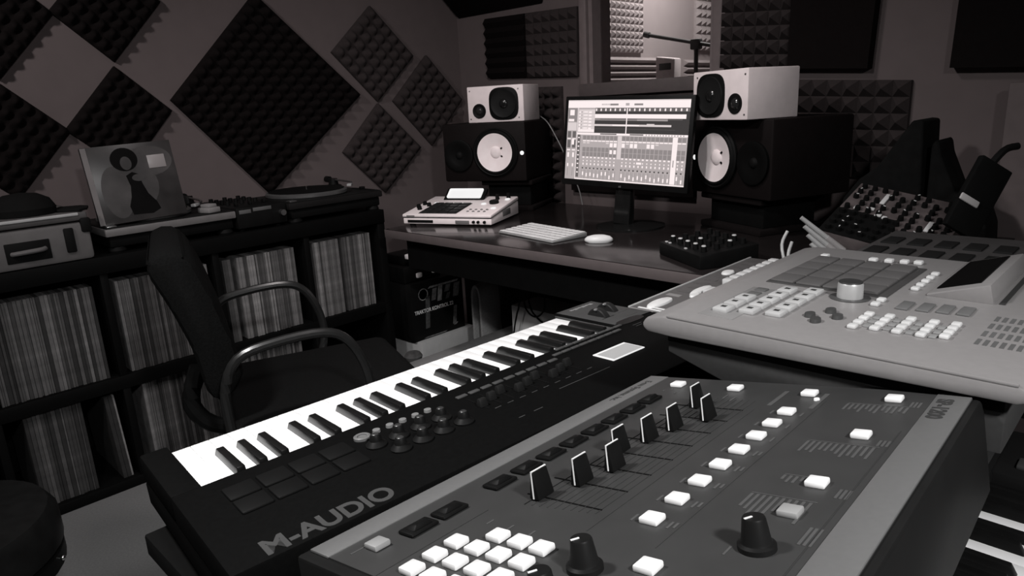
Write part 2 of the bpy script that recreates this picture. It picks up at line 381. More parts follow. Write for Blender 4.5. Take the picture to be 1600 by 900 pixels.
# ---------------------------------------------------------------- things on the shelf
def record_case():
    t = thing('record_case', 'grey hard record case with black recessed handle at the left edge, on the shelf', 'case', (-2.64, .34, .80))
    g = mat('case_shell', .13, .6, warm=.05, noise=.08); d = mat('case_black', .008, .6)
    part('body', MB().box(-.19, .19, -.26, .26, 0, .118, bevel=.012), g, t)
    part('lid', MB().box(-.19, .19, -.26, .26, .122, .150, bevel=.008), mat('case_lid', .09, .6, warm=.05), t)
    part('edge_trim', MB().box(-.193, .193, -.263, .235, .139, .148, bevel=.002), mat('case_trim', .55, .4), t)
    h = MB().box(.188, .1925, .03, .145, .022, .082, bevel=.002); hh = part('handle_recess', h, d, t)
    part('handle', MB().tube([(.194, .045, .05), (.205, .06, .052), (.205, .115, .054), (.194, .13, .055)], .007), g, hh)
    part('latch', MB().box(.188, .198, .185, .212, .03, .105, bevel=.004), d, t)
    for y in (-.255, .255):
        part('corner_guard', MB().box(.165, .196, y-.02, y+.01, .085, .13, bevel=.006), d, t)
    o = single('baseball_cap', MB().lathe([(.085, 0), (.088, .02), (.075, .045), (.045, .062), (0, .068)], seg=24).prism([(-.02, .07), (.03, .09), (.06, .15), (.03, .17), (-.03, .17), (-.06, .15), (-.07, .09)], 0, .008, bevel=.002), mat('black_cloth', .009, .9), 'black cap lying on the lid of the record case', 'cap', (-2.55, .455, .951), -.3)
    b = MB()
    for i in range(6): b.box(-.07+.004*i, .07-.003*i, -.05+.003*i, .06-.006*(i % 3), .006*i, .006*i+.005, bevel=.001)
    single('paper_stack', b, mat('paper_grey', .22, .8, warm=.04), 'small stack of pale papers on the record case, at the left edge', 'papers', (-2.52, .275, .951), .1)
record_case()
def turntable(name, label, cx, cy, z, side, light):
    t = thing(name, label, 'turntable', (cx, cy, z))
    b = mat('turntable_black', .010, .5); s = mat('turntable_front' if light else 'turntable_front_dark', .15 if light else .012, .45, warm=.05)
    part('base', MB().box(-.17, .165, -.205, .205, .018, .055, bevel=.006), BLACKM, t)
    part('plinth', MB().box(-.175, .175, -.215, .215, .055, .080, bevel=.004), s, t)
    part('top_plate', MB().box(-.17, .17, -.21, .21, .080, .083, bevel=.001), b, t)
    for x in (-.14, .14):
        for y in (-.18, .18): part('foot', MB().lathe([(.026, 0), (.028, .006), (.024, .018)], M=T((x, y, 0))), RUBBER, t)
    p = part('platter', MB().lathe([(side-.005, .083), (side, .088), (side, .098), (side-.007, .103), (0, .103)], seg=48, M=T((-.012, -.03, 0))), mat('platter_metal', .12, .4, metal=.5), t)
    part('slipmat', MB().lathe([(side-.012, .1032), (side-.012, .105), (0, .105)], seg=40, M=T((-.012, -.03, 0))), BLACKM, p)
    part('spindle', MB().cyl((-.012, -.03, .105), (-.012, -.03, .118), .0035), CHROME, p)
    a = part('tonearm_base', MB().lathe([(.035, .083), (.035, .095), (.022, .10), (.018, .125), (0, .127)], M=T((-.12, .165, 0))), BLACK, t)
    arm = MB().tube([(-.15, .165, .12), (-.12, .165, .12), (.03, .155, .118), (.09, .12, .115)], .004)
    part('tonearm', arm, STEEL, a)
    part('headshell', MB().box(-.02, .02, -.009, .009, -.006, .004, bevel=.002, M=T((.105, .105, .115)) @ RZ(-.75)), mat('headshell', .35, .4), a)
    part('counterweight', MB().cyl((-.175, .165, .12), (-.150, .165, .12), .014), BLACK, a)
    part('pitch_slider', MB().box(.0, .15, .178, .196, .083, .086).box(.06, .078, .177, .197, .086, .095, bevel=.002), RUBBER, t)
    part('start_button', MB().box(.135, .165, -.205, -.175, .083, .088, bevel=.002), STEEL, t)
    return t
turntable('turntable', 'turntable with pale front edge on the shelf, album standing on it', -2.64, .858, .80, .152, True)
turntable('turntable', 'black turntable on the shelf, right of the dark mixer, nearest the room corner', -2.625, 1.49, .80, .165, False)
def djmixer():
    t = thing('dj_mixer', 'black dj mixer with pale lettering between the two turntables', 'mixer', (-2.63, 1.16, .80))
    part('case', MB().box(-.18, .165, -.085, .11, .012, .088, bevel=.004), BLACK, t)
    for y in (-.06, .085):
        for x in (-.15, .13): part('foot', MB().cyl((x, y, 0), (x, y, .014), .012), RUBBER, t)
    m = MB()
    m.box(.165, .1665, -.075, -.03, .066, .080, bevel=.0005).box(.165, .1665, -.022, .05, .070, .083, bevel=.0005)
    part('front_marking', m, mat('mixer_mark', .10, .6), t)
    for i in range(4):
        for j in range(3): part('knob', MB().lathe([(.009, .088), (.008, .102), (0, .103)], seg=12, M=T((-.13+.05*i, -.05+.055*j, 0))), RUBBER, t)
    for j in range(3): part('fader_cap', MB().box(.08, .10, -.055+.055*j, -.045+.055*j, .088, .102, bevel=.002), RUBBER, t)
    part('connector', MB().lathe([(.011, 0), (.011, .02), (0, .02)], seg=14, M=T((.165, .088, .052)) @ RY(math.pi/2)), STEEL, t)
djmixer()
def album():
    nx = V((.985, -.06, .16)).normalized()
    y = V((.06, .99, .035)).normalized(); z = nx.cross(y); y = z.cross(nx)
    M = frame((-2.502, .643, .8875), y, z, nx)
    t = thing('album_cover', 'record album standing upright on the turntable, cover with seated figure and white sticker', 'album', M=M)
    c = [mat('cover_%d' % i, v, .35, warm=.08, noise=n, scale=9) for i, (v, n) in enumerate(((.035, .45), (.056, .5), (.17, .2), (.004, .2), (.30, .05)))]
    part('sleeve', MB().box(0, .272, 0, .252, -.018, 0, bevel=.001), c[0], t)
    e = lambda cx, cy, rx, ry, m, h=.0006, n=24: part('printed_art', MB().prism([(cx+rx*math.cos(6.2832*i/n), cy+ry*math.sin(6.2832*i/n)) for i in range(n)], .0001, h), m, t)
    part('spine_edge', MB().box(.0, .016, .002, .25, -.001, .001), c[2], t, label='pale stripe down the left edge of the cover')
    e(.075, .10, .045, .085, c[1], .0004); e(.19, .19, .075, .05, c[1], .0004); e(.14, .115, .065, .075, c[1], .0005)
    art = MB()
    art.prism([(.105, .022), (.165, .018), (.192, .03), (.185, .055), (.165, .085), (.155, .12), (.150, .152), (.132, .160), (.112, .150), (.118, .115), (.112, .08), (.100, .05)], .0006, .0012)
    part('figure', art, c[3], t); e(.118, .203, .041, .038, c[3], .0014); e(.121, .190, .017, .022, c[1], .0018)
    e(.15, .14, .022, .012, c[1], .0013)
    part('sticker', MB().box(.188, .243, .165, .208, .001, .0022, bevel=.0004), c[4], t, label='white rectangular sticker')
album()
single('stylus_box', MB().box(-.03, .03, -.025, .025, 0, .018, bevel=.003).box(-.022, .022, -.018, .018, .018, .03, bevel=.003), mat('stylus_box', .24, .4, warm=.04), 'small pale clear-lidded box on the turntable just right of the album cover', 'box', (-2.515, 1.0, .8835), .3)

# ---------------------------------------------------------------- desk and what stands on it
def desk():
    x0, x1, y0, y1, z = -2.275, -.35, 1.575, 2.44, .75
    t = thing('desk', 'dark glossy desk with grey front edge carrying monitor and speakers', 'desk', ((x0+x1)/2, (y0+y1)/2, 0))
    o = t.location
    part('desktop', MB().box(x0-o.x, x1-o.x, y0+.002-o.y, y1-o.y, z-.034, z, bevel=.002), DESKM, t)
    part('edge_band', MB().box(x0-o.x, x1-o.x, y0-o.y, y0+.003-o.y, z-.033, z-.002, bevel=.001), DEDGE, t)
    part('apron', MB().box(x0+.06-o.x, x1-.06-o.x, y0+.06-o.y, y0+.08-o.y, z-.16, z-.034), BLACKM, t)
    for x, ya in ((x0+.03, .64), (x1-.06, .10)): part('leg_panel', MB().box(x-.015-o.x, x+.015-o.x, y0+ya-o.y, y1-.06-o.y, 0, z-.034), BLACKM, t)
    part('back_panel', MB().box(x0+.13-o.x, x1-.08-o.x, 2.10-o.y, 2.115-o.y, .325, z-.034), BLACKM, t)
desk()
def big_speaker(name, label, loc, rz, s):
    t = thing(name, label, 'speaker', loc, rz, 'large black studio speakers laid on their side')
    w, d, h = .39, .334, .25; fy = -d/2
    part('cabinet', MB().box(-w/2, w/2, fy, d/2, 0, h, bevel=.008), mat('black_cabinet', .0065, .55, warm=.3, noise=.1), t)
    F = lambda x, z: T((x, fy, z)) @ RX(math.pi/2)
    c = F(s*.058, h/2)
    part('woofer_surround', MB().lathe([(.103, -.001), (.104, .010), (.099, .015), (.094, .012), (.088, .018), (.081, .017)], seg=48, M=c, closed=False), RUBBER, t)
    wf = part('woofer_cone', MB().lathe([(.0815, .001), (.0815, .017), (.055, .0105), (.028, .003), (0, .002)], seg=48, M=c), CONE, t, label='white woofer cone')
    part('dust_cap', MB().lathe([(.027, .002), (.022, .008), (.012, .0115), (0, .0125)], seg=28, M=c), CONE, wf)
    for a in (-.55, .55): part('lead_wire', MB().box(.028, .037, -.003, .003, .003, .0085, bevel=.001, M=c @ RZ(a)), RUBBER, wf)
    c2 = F(-s*.118, h/2-.01)
    part('tweeter_waveguide', MB().lathe([(.068, -.001), (.069, .010), (.062, .012), (.040, .006), (.020, .002), (0, .001)], seg=36, M=c2), mat('waveguide_black', .004, .5), t)
    part('tweeter_dome', MB().lathe([(.018, .001), (.014, .008), (.008, .011), (0, .012)], seg=20, M=c2), mat('dome_black', .006, .6), t)
    part('logo_light', MB().lathe([(.0085, 0), (.0085, .0015), (0, .002)], seg=18, M=F(s*.178, h/2-.005)), LEDM, t, label='small lit round logo')
    return t
big_speaker('studio_speaker', 'large black speaker lying under the left small white speaker, white cone', (-2.289, 2.249, .882), math.radians(22.6), 1)
big_speaker('studio_speaker', 'large black speaker lying to the right of the computer monitor', (-1.0450, 2.3060, .870), math.radians(-22.6), -1)
def small_speaker(name, label, loc, rz, s, d):
    t = thing(name, label, 'speaker', loc, rz, 'small white speakers on top of the black ones')
    w, h = .262, .152; fy = -d/2
    part('cabinet', MB().box(-w/2, w/2, fy, d/2, 0, h, bevel=.004), WHITEB, t)
    F = lambda x, z: T((x, fy, z)) @ RX(math.pi/2)
    c = F(s*.040, h/2)
    def squircle(r, z, n=40, e=3.2): return [(r*math.copysign(abs(math.cos(6.2832*i/n))**(2/e), math.cos(6.2832*i/n))*1.0, r*math.copysign(abs(math.sin(6.2832*i/n))**(2/e), math.sin(6.2832*i/n))) for i in range(n)]
    part('woofer_frame', MB().prism(squircle(.068, 0), -.001, .004, bevel=.0015, M=c), BLACK, t)
    wf = part('woofer_cone', MB().lathe([(.060, .004), (.058, .008), (.052, .006), (.047, .004), (.022, .0045), (.020, .0045)], seg=40, M=c), mat('dark_cone', .014, .5), t)
    part('dust_cap', MB().lathe([(.021, .0045), (.016, .010), (.008, .012), (0, .0125)], seg=24, M=c), mat('cap_gloss', .012, .2), wf)
    c2 = F(-s*.076, .049)
    part('tweeter_ring', MB().lathe([(.031, -.001), (.031, .003), (.028, .004), (.018, .001)], seg=32, M=c2), BLACK, t)
    part('tweeter_dome', MB().lathe([(.018, .001), (.013, .007), (.007, .009), (0, .0095)], seg=20, M=c2), mat('dome_gloss', .02, .12), t)
    for x in (-.118, .108):
        for z in (.016, .134): part('screw', MB().lathe([(.0035, 0), (.003, .0015), (0, .0015)], seg=8, M=F(s*x, z)), STEEL, t)
small_speaker('white_speaker', 'small white speaker on the left, standing nearest the room corner', (-2.240, 2.250, 1.1325), math.radians(22.6), 1, .20)
small_speaker('white_speaker', 'small white speaker on the right, its long white side towards us', (-1.0746, 2.1749, 1.1205), math.radians(-22.6), -1, .20)
def riser(label, loc, rz, h, w):
    t = thing('speaker_riser', label, 'speaker stand', loc, rz)
    part('base_pad', MB().box(-w/2, w/2, -.13, .14, 0, .02, bevel=.004), FOAMD, t)
    part('column', MB().box(-w/2+.02, w/2-.02, -.10, .12, .02, h-.02, bevel=.004), BLACKM, t)
    part('top_pad', MB().box(-w/2, w/2, -.13, .14, h-.02, h, bevel=.004), FOAMD, t)
riser('black riser block under the left large speaker', (-2.205, 2.275, .75), math.radians(22.6), .1315, .24)
riser('black riser block under the right large speaker', (-1.06, 2.285, .75), math.radians(-22.6), .1195, .30)
def monitor():
    x = V((.998, .060, -.034)).normalized(); n = V((.06, -.985, .10)).normalized(); z = x.cross(-n).normalized(); n = -z.cross(x)
    w, h = .524, .322
    M = frame((-1.462, 2.055, 1.052), x, -n, z)      # local: x right, y away from viewer, z up
    t = thing('computer_monitor', 'black flat computer monitor showing an audio mixing program, centre of desk', 'monitor', M=M)
    part('housing', MB().box(-w/2, w/2, 0, .022, -h/2, h/2, bevel=.004).box(-.15, .15, .02, .05, -.11, .10, bevel=.012), BLACK, t)
    sw, sh = .494, .286; x0, z1 = -sw/2, h/2-.014
    m = MB()
    def R(u0, u1, v0, v1, k, dz=.0): m.quad([(x0+u0*sw, -.0006-dz, z1-v1*sh), (x0+u1*sw, -.0006-dz, z1-v1*sh), (x0+u1*sw, -.0006-dz, z1-v0*sh), (x0+u0*sw, -.0006-dz, z1-v0*sh)], UI[k])
    r = random.Random(3)
    R(0, 1, 0, 1, 'light'); R(0, 1, 0, .095, 'white', 1e-4); R(0, 1, 0, .012, 'pale', 2e-4)
    for i in range(9): R(.30+.012*i, .305+.012*i, .045, .065, 'mid', 2e-4)
    R(.37, .44, .045, .068, 'mid', 3e-4); R(.50, .53, .04, .07, 'light', 3e-4); R(.57, .64, .045, .068, 'mid', 3e-4)
    R(0, .09, .095, 1, 'light', 1e-4); R(.005, .085, .10, .27, 'mid', 2e-4); R(.02, .06, .12, .19, 'white', 3e-4); R(.01, .06, .235, .265, 'white', 3e-4)
    R(.005, .085, .28, .38, 'pale', 2e-4)
    for k in range(2):
        a = .008+.045*k; R(a, a+.03, .39, .47, 'grey', 2e-4); R(a, a+.032, .48, .49, 'white', 3e-4); R(a, a+.03, .5, .6, 'grey', 2e-4); R(a, a+.03, .62, .635, 'white', 3e-4)
        R(a+.006, a+.022, .66, .72, 'white', 3e-4); R(a+.008, a+.02, .80, .84, 'white', 3e-4); R(a+.012, a+.016, .86, .96, 'mid', 3e-4)
    R(.048, .07, .49, .56, 'white', 4e-4)
    R(.092, .096, .095, 1, 'white', 4e-4)
    R(.10, .245, .115, .385, 'pale', 2e-4)
    for i in range(6):
        v = .14+.04*i; R(.103, .115, v, v+.02, 'white', 3e-4); R(.125, .13, v, v+.014, 'grey', 3e-4); R(.145, .18, v, v+.012, 'white', 3e-4); R(.19, .215, v, v+.02, 'white', 3e-4); R(.10, .245, v+.027, v+.03, 'light', 3e-4)
    R(.10, .245, .36, .395, 'white', 3e-4)
    R(.245, 1, .095, .14, 'grey', 1e-4)
    for i in range(19): u = .25+.04*i; R(u, u+.011, .105, .135, 'white', 2e-4)
    R(.245, 1, .14, .405, 'dark', 1e-4)
    R(.245, .975, .172, .222, 'white', 2e-4); R(.245, .60, .226, .25, 'mid', 2e-4); R(.60, .84, .226, .25, 'light', 2e-4); R(.29, .95, .23, .238, 'grey', 3e-4)
    R(.245, .87, .295, .318, 'pale', 2e-4); R(.40, .62, .30, .312, 'white', 3e-4); R(.68, .74, .285, .30, 'pale', 3e-4); R(.245, .9, .35, .352, 'grey', 2e-4)
    R(.512, .52, .10, .405, 'white', 4e-4)
    R(.096, 1, .405, .43, 'white', 3e-4); R(.30, .44, .409, .424, 'grey', 4e-4); R(.55, .66, .409, .424, 'grey', 4e-4)
    for i in range(14): u = .68+.022*i; R(u, u+.006, .409, .427, 'mid', 4e-4)
    R(.10, .125, .43, .97, 'grey', 2e-4)
    for i in range(9): R(.105, .12, .46+.055*i, .475+.055*i, 'white', 3e-4)
    for i in range(25):
        a = .15+.0338*i; b = a+.029
        if i == 9: R(a, b+.005, .435, .72, 'pale', 2e-4); continue
        if i == 22: R(a-.003, b+.006, .435, .98, 'white', 2e-4); R(a+.008, a+.018, .70, .78, 'light', 3e-4); continue
        for (v0, v1, k) in ((.44, .49, 'mid'), (.525, .58, 'light'), (.585, .64, 'mid'), (.645, .70, 'mid')): R(a, b, v0, v1, k, 2e-4)
        R(a, b, .498, .512, 'white', 3e-4)
        if i in (7, 8, 10, 12, 13, 16, 17): R(a+.002, b-.002, .525, .575, 'white', 3e-4)
        if i in (0, 1, 6, 11, 18): R(a+.002, b-.002, .522, .538, 'pale', 3e-4)
        if i in (7, 8): R(a+.004, b-.004, .61, .66, 'white', 3e-4)
        R(a+.006, a+.022, .705, .722, 'white', 3e-4); R(a+.01, a+.018, .75, .765, 'white', 3e-4); R(a+.009, a+.019, .785, .81, 'white', 3e-4)
        R(a, b, .835, .838, 'mid', 3e-4); R(a+.004, a+.016, .842, .858, 'dark', 3e-4)
        R(a+.002, a+.005, .87, .985, 'mid', 3e-4); f = .885+.05*r.random(); R(a+.009, a+.02, f, f+.045, 'white', 3e-4); R(a+.025, a+.027, .87, .985, 'grey', 3e-4)
    R(.62, .66, .745, .77, 'white', 5e-4)
    R(.096, 1, .985, 1, 'white', 3e-4)
    part('screen', m, None, t, label='lit screen with track view above a row of mixer channels')
    lettering('logo', 'LG', .008, INK, t, T((-.006, -.0008, -h/2+.004)) @ RX(math.pi/2))
    part('neck', MB().hexa([(-.035, .02, -.29), (.035, .02, -.29), (.035, .06, -.29), (-.035, .06, -.29), (-.03, .022, -.10), (.03, .022, -.10), (.03, .05, -.10), (-.03, .05, -.10)], bevel=.005), BLACKG, t)
    # the foot lies level on the desk
    inv = M.inverted()
    f = MB().lathe([(.125, 0), (.125, .006), (.10, .010), (0, .012)], seg=40)
    part('foot', f, BLACKG, t, M=inv @ T((-1.452, 2.08, .7505)))
monitor()
def mac_keyboard():
    t = thing('computer_keyboard', 'slim white computer keyboard lying near the front of the desk', 'keyboard', (-1.63, 1.792, .75), math.radians(-9))
    part('base', MB().hexa([(-.153, -.078, .001), (.153, -.078, .001), (.153, .078, .001), (-.153, .078, .001), (-.153, -.078, .007), (.153, -.078, .007), (.153, .078, .016), (-.153, .078, .016)], bevel=.002), mat('aluminium_base', .42, .4, metal=.3), t)
    proto = None
    for r in range(6):
        y = -.064+.0255*r; z = .0075+.009*(y+.078)/.156
        n = 12
        for c in range(n):
            x = -.139+.0253*c; w = .0105
            if r == 0 and 3 < c < 8: continue
            k = MB().box(-w, w, -.0105, .0105, 0, .003, bevel=.0012, M=T((x, y, z)))
            part('key', k, WHITE, t)
    part('key', MB().box(-.058, .058, -.0105, .0105, 0, .003, bevel=.0012, M=T((.0, -.064, .0083))), WHITE, t)
mac_keyboard()
single('computer_mouse', MB().lathe([(.9, 0), (1, .25), (.97, .5), (.8, .78), (.45, .96), (0, 1)], seg=32, M=Matrix.Diagonal((.026, .047, .024, 1))), WHITE, 'white computer mouse to the right of the white keyboard', 'mouse', (-1.375, 1.79, .7502), math.radians(-55), sharp=60)
def desk_sampler():
    t = thing('white_sampler', 'white drum sampler with raised lit display on the left end of the desk', 'sampler', (-2.155, 1.885, .75), math.radians(22.5))
    w, d = .39, .29; x0, x1, y0, y1 = -w/2, w/2, -d/2, d/2
    wh = mat('sampler_white', .88, .4, warm=.1, noise=.03); gr = mat('sampler_grey', .16, .5, warm=.04)
    part('chassis', MB().hexa([(x0, y0, .006), (x1, y0, .006), (x1, y1, .006), (x0, y1, .006), (x0, y0, .030), (x1, y0, .030), (x1, y1, .060), (x0, y1, .060)], bevel=.003), wh, t)
    part('top_panel', MB().hexa([(x0-.002, y0-.004, .033), (x1+.002, y0-.004, .033), (x1+.002, y1, .063), (x0-.002, y1, .063), (x0-.002, y0-.004, .045), (x1+.002, y0-.004, .045), (x1+.002, y1, .078), (x0-.002, y1, .078)], bevel=.004), wh, t)
    part('shadow_gap', MB().hexa([(x0+.002, y0, .030), (x1-.002, y0, .030), (x1-.002, y1-.002, .060), (x0+.002, y1-.002, .060), (x0+.002, y0, .034), (x1-.002, y0, .034), (x1-.002, y1-.002, .064), (x0+.002, y1-.002, .064)]), BLACK, t)  # black slab painted as the shade between chassis and top panel
    for x in (x0+.03, x1-.03):
        for y in (y0+.02, y1-.02): part('foot', MB().cyl((x, y, 0), (x, y, .008 if y < 0 else .008), .012), RUBBER, t)
    part('disk_slot', MB().box(x0+.02, x0+.135, y0-.0025, y0+.002, .011, .022, bevel=.001), BLACK, t)
    part('card_slot', MB().box(x0+.235, x0+.295, y0-.0025, y0+.002, .009, .022, bevel=.001), gr, t)
    for k in (.315, .335, .362): part('front_knob', MB().cyl((x0+k, y0, .017), (x0+k, y0-.008, .017), .0055), BLACK, t)
    part('right_vent', MB().box(x1-.001, x1+.0025, -.03, .05, .020, .045, bevel=.001), gr, t)
    part('maker_mark', MB().box(x0+.018, x0+.055, y0-.0045, y0-.003, .036, .041), gr, t)
    zt = lambda y: .045+.033*(y-y0)/d
    tilt = math.atan2(.033, d)
    P = lambda x, y: T((x, y, zt(y))) @ RX(tilt)
    pf = part('pad_field', MB().box(-.085, .085, -.08, .08, 0, .0015, M=P(-.045, -.055)), mat('pad_field', .03, .35), t)
    for i in range(4):
        for j in range(4): part('pad', MB().box(-.0185, .0185, -.0175, .0175, .001, .005, bevel=.002, M=P(-.045-.063+.042*i, -.055-.06+.04*j)), mat('pad_dark', .02, .4), pf)
    for i in range(4):
        for j in range(2): part('button', MB().lathe([(.006, 0), (.005, .003), (0, .003)], seg=12, M=P(.075+.024*i, -.10+.028*j)), gr, t)
    for (x, y) in ((-.175, -.045), (-.155, -.075), (-.17, .0), (-.14, -.02)): part('knob', MB().lathe([(.010, 0), (.008, .014), (0, .0145)], seg=16, M=P(x, y)), RUBBER, t)
    for (x, y) in ((-.125, .02), (.095, .015), (.165, -.05), (.17, .09)): part('lit_button', MB().lathe([(.011, 0), (.010, .004), (0, .0045)], seg=18, M=P(x, y)), LCDW, t)
    k = part('data_wheel', MB().lathe([(.020, 0), (.020, .010), (.016, .013), (0, .013)], seg=28, M=P(.135, .03)), BLACK, t)
    for (x, y) in ((.125, .09), (.165, .115)): part('knob', MB().lathe([(.009, 0), (.007, .022), (0, .0225)], seg=16, M=P(x, y)), RUBBER, t)
    s = part('display_housing', MB().box(-.095, .095, 0, .016, 0, .075, bevel=.006, M=T((-.03, .075, zt(.075))) @ RX(math.radians(-52))), BLACK, t)
    part('display', MB().box(-.080, .080, -.0015, .001, .012, .066, bevel=.006, M=T((-.03, .075, zt(.075))) @ RX(math.radians(-52))), LCDW, s, label='glowing white display')
desk_sampler()
def desk_mixer():
    t = thing('small_mixer', 'small black desktop mixer with white capped knobs at the right of the desk', 'mixer', (-.962, 1.752, .75), math.radians(-30))
    part('case', MB().hexa([(-.115, -.09, .0), (.115, -.09, .0), (.115, .09, .0), (-.115, .09, .0), (-.115, -.09, .038), (.115, -.09, .038), (.115, .09, .055), (-.115, .09, .055)], bevel=.004), BLACK, t)
    r = random.Random(5); wc = mat('white_cap', .6, .4)
    Z = lambda y: .038+.017*(y+.09)/.18
    for i in range(5):
        for j in range(4):
            x, y = -.085+.042*i, -.06+.04*j
            k = part('knob', MB().lathe([(.0085, 0), (.0075, .015), (0, .015)], seg=14, M=T((x, y, Z(y)))), RUBBER, t)
            if j in (0,) or r.random() < .25: part('cap', MB().lathe([(.0065, .015), (.0055, .018), (0, .0185)], seg=12, M=T((x, y, Z(y)))), wc, k, label='white knob cap')
    for x in (-.09, -.07, .02): part('button', MB().box(x-.004, x+.004, -.082, -.075, Z(-.08), Z(-.08)+.004, bevel=.001), wc, t)
desk_mixer()
def hang_cable(pts, r, label, m, cat='cable', name='cable'): return single(name, MB().tube(pts, r), m, label, cat)
hang_cable([(-2.19, 2.42, 1.15), (-2.12, 2.40, 1.118), (-2.07, 2.40, 1.05), (-2.03, 2.40, .985), (-2.00, 2.40, .92), (-1.95, 2.40, .83), (-1.93, 2.40, .756)], .0026, 'thin pale cable hanging beside the left speakers, left of the monitor', mat('thin_cable', .22, .4))

# ---------------------------------------------------------------- table, keyboard, drum machines in the foreground
TZ = .70
def table():
    x0, x1, y0, y1 = -.885, -.175, .205, 1.555
    t = thing('table', 'black table under the keyboards and drum machines in front', 'table', ((x0+x1)/2, (y0+y1)/2, 0)); o = t.location
    part('tabletop', MB().box(x0-o.x, x1-o.x, y0-o.y, y1-o.y, TZ-.03, TZ, bevel=.003), BLACKM, t)
    for x in (x0+.05, x1-.05):
        for y in (y0+.05, y1-.05): part('leg', MB().box(x-.02-o.x, x+.02-o.x, y-.02-o.y, y+.02-o.y, 0, TZ-.03, bevel=.003), BLACKM, t)
table()
def midi_keyboard():
    M = frame((-.8892, .2555, .7908), (.1033, .9943, .0272), (-.9928, .1048, -.0579), (-.0604, -.0210, .998))
    t = thing('midi_keyboard', 'long black keyboard with white and black keys, in front of the chair', 'keyboard', M=M)
    def bx(u0, u1, v0, v1, z0, z1, b=.002, mb=None, m=None): return (mb or MB()).box(u0, u1, -v1, -v0, z0, z1, m, bevel=b)
    sh = MB(); bx(-.035, .785, -.010, .348, -.062, -.024, .006, sh, KBODY); bx(-.035, .785, .1445, .348, -.026, .008, .004, sh, KBODY)
    bx(-.035, -.0008, -.010, .146, -.026, .008, .004, sh, KBODY); bx(.6825, .785, -.010, .146, -.026, .008, .004, sh, KBODY)
    p = .0235
    for i in range(29): part('white_key', bx(i*p+.0002, (i+1)*p-.0002, -.001, .1435, -.022, 0, .0005), IVORY, t)
    for o in range(4):
        for k, dx in ((2, -.003), (3, 0), (4, .003), (6, -.0025), (7, .0025)):
            c = (k+7*o)*p+dx; w = .0062; q = .0050
            part('black_key', MB().hexa([(c-w, -.143, -.004), (c+w, -.143, -.004), (c+w, -.052, -.004), (c-w, -.052, -.004), (c-q, -.143, .0115), (c+q, -.143, .0115), (c+q, -.062, .0105), (c-q, -.062, .0105)], bevel=.0018), mat('black_key_plastic', .008, .28, noise=.05), t)
    pm = mat('pad_rubber', .006, .6, noise=.1)
    for i in range(4):
        for j in range(2): bxm = bx(.009+.0375*i, .009+.0375*i+.034, .180+.038*j, .180+.038*j+.034, .007, .011, .0025); part('drum_pad', bxm, pm, t)
    kn = [(.179+.0312*i, .221) for i in range(4)]+[(.194+.0302*i, .254) for i in range(4)]
    for u, v in kn:
        k = part('knob', MB().lathe([(.0125, .008), (.013, .010), (.010, .013), (.0075, .015), (.0065, .021), (.0055, .0225), (0, .0227)], seg=24, M=T((u, -v, 0))), mat('knob_rubber', .008, .5), t)
        part('knob_top', MB().lathe([(.0045, .0227), (.0035, .0235), (0, .0236)], seg=12, M=T((u, -v, 0))), mat('knob_top', .035, .4), k)
    part('ring_button', MB().lathe([(.0105, .008), (.0105, .011), (.0085, .012), (.006, .0115), (.006, .010), (0, .010)], seg=24, M=T((.177, -.188, 0))), mat('ring_grey', .15, .4), t, label='grey ring shaped button')
    for u in (.198, .217, .236, .255, .274): part('small_button', MB().lathe([(.0052, .008), (.0048, .0115), (0, .012)], seg=14, M=T((u, -.186, 0))), mat('small_button', .2, .4), t)
    for i in range(9):
        u = .330+.0212*i; v = .232-.008*(i % 3)
        f = part('fader_slot', bx(u-.001, u+.001, .197, .247, .008, .0086, 0), BLACKM, t)
        part('fader_cap', MB().hexa([(u-.0065, -v-.006, .008), (u+.0065, -v-.006, .008), (u+.0065, -v+.006, .008), (u-.0065, -v+.006, .008), (u-.0055, -v-.003, .019), (u+.0055, -v-.003, .019), (u+.0055, -v+.003, .019), (u-.0055, -v+.003, .019)], bevel=.0012), mat('fader_cap', .014, .5), f)
    g = mat('strip_button', .055, .5)
    for i in range(9): part('strip_button', bx(.322+.0212*i, .339+.0212*i, .180, .188, .008, .0105, .0012), g, t)
    for i in range(8): part('strip_button', bx(.515+.0195*i, .533+.0195*i, .166, .173, .008, .0105, .0012), g, t)
    for i in range(8): part('strip_button', bx(.535+.0195*i, .553+.0195*i, .150, .1565, .008, .0105, .0012), g, t)
    s = part('screen', bx(.551, .622, .219, .262, .0075, .0095, .001), LCDW, t, label='lit white screen')
    part('screen_image', bx(.5545, .619, .2255, .260, .0094, .0098, 0), LCDG, s)
    for (u, v) in ((.715, .077), (.750, .066)):
        part('wheel', MB().lathe([(.0, -.0065), (.024, -.0065), (.026, -.005), (.026, .005), (.024, .0065), (0, .0065)], seg=36, M=T((u, -v, -.004)) @ RX(math.pi/2) @ RY(math.pi/2)), mat('wheel_rubber', .02, .4), t)
        part('wheel_dimple', MB().ball((u-.006, -v, .0205), (.005, .0035, .0025)), mat('wheel_dimple', .16, .3), t)
    part('touch_pad', MB().prism([(.7215+.031*math.copysign(abs(math.cos(a))**.7, math.cos(a)), -.146+.012*math.copysign(abs(math.sin(a))**.7, math.sin(a))) for a in [6.2832*i/40 for i in range(40)]], .0079, .0088), mat('touch_pad', .006, .35), t)
    pr = sh
    for (u0, u1, v) in ((.70, .73, .10), (.745, .77, .096), (.70, .722, .170), (.735, .765, .125), (.70, .715, .1775), (.43, .53, .273), (.335, .345, .30), (.36, .375, .30)): bx(u0, u1, v, v+.0012, .0079, .0083, 0, pr, INKF)
    for i in range(9): bx(.335+.0212*i, .345+.0212*i, .252, .2532, .0079, .0083, 0, pr, INKF)
    cm = sh
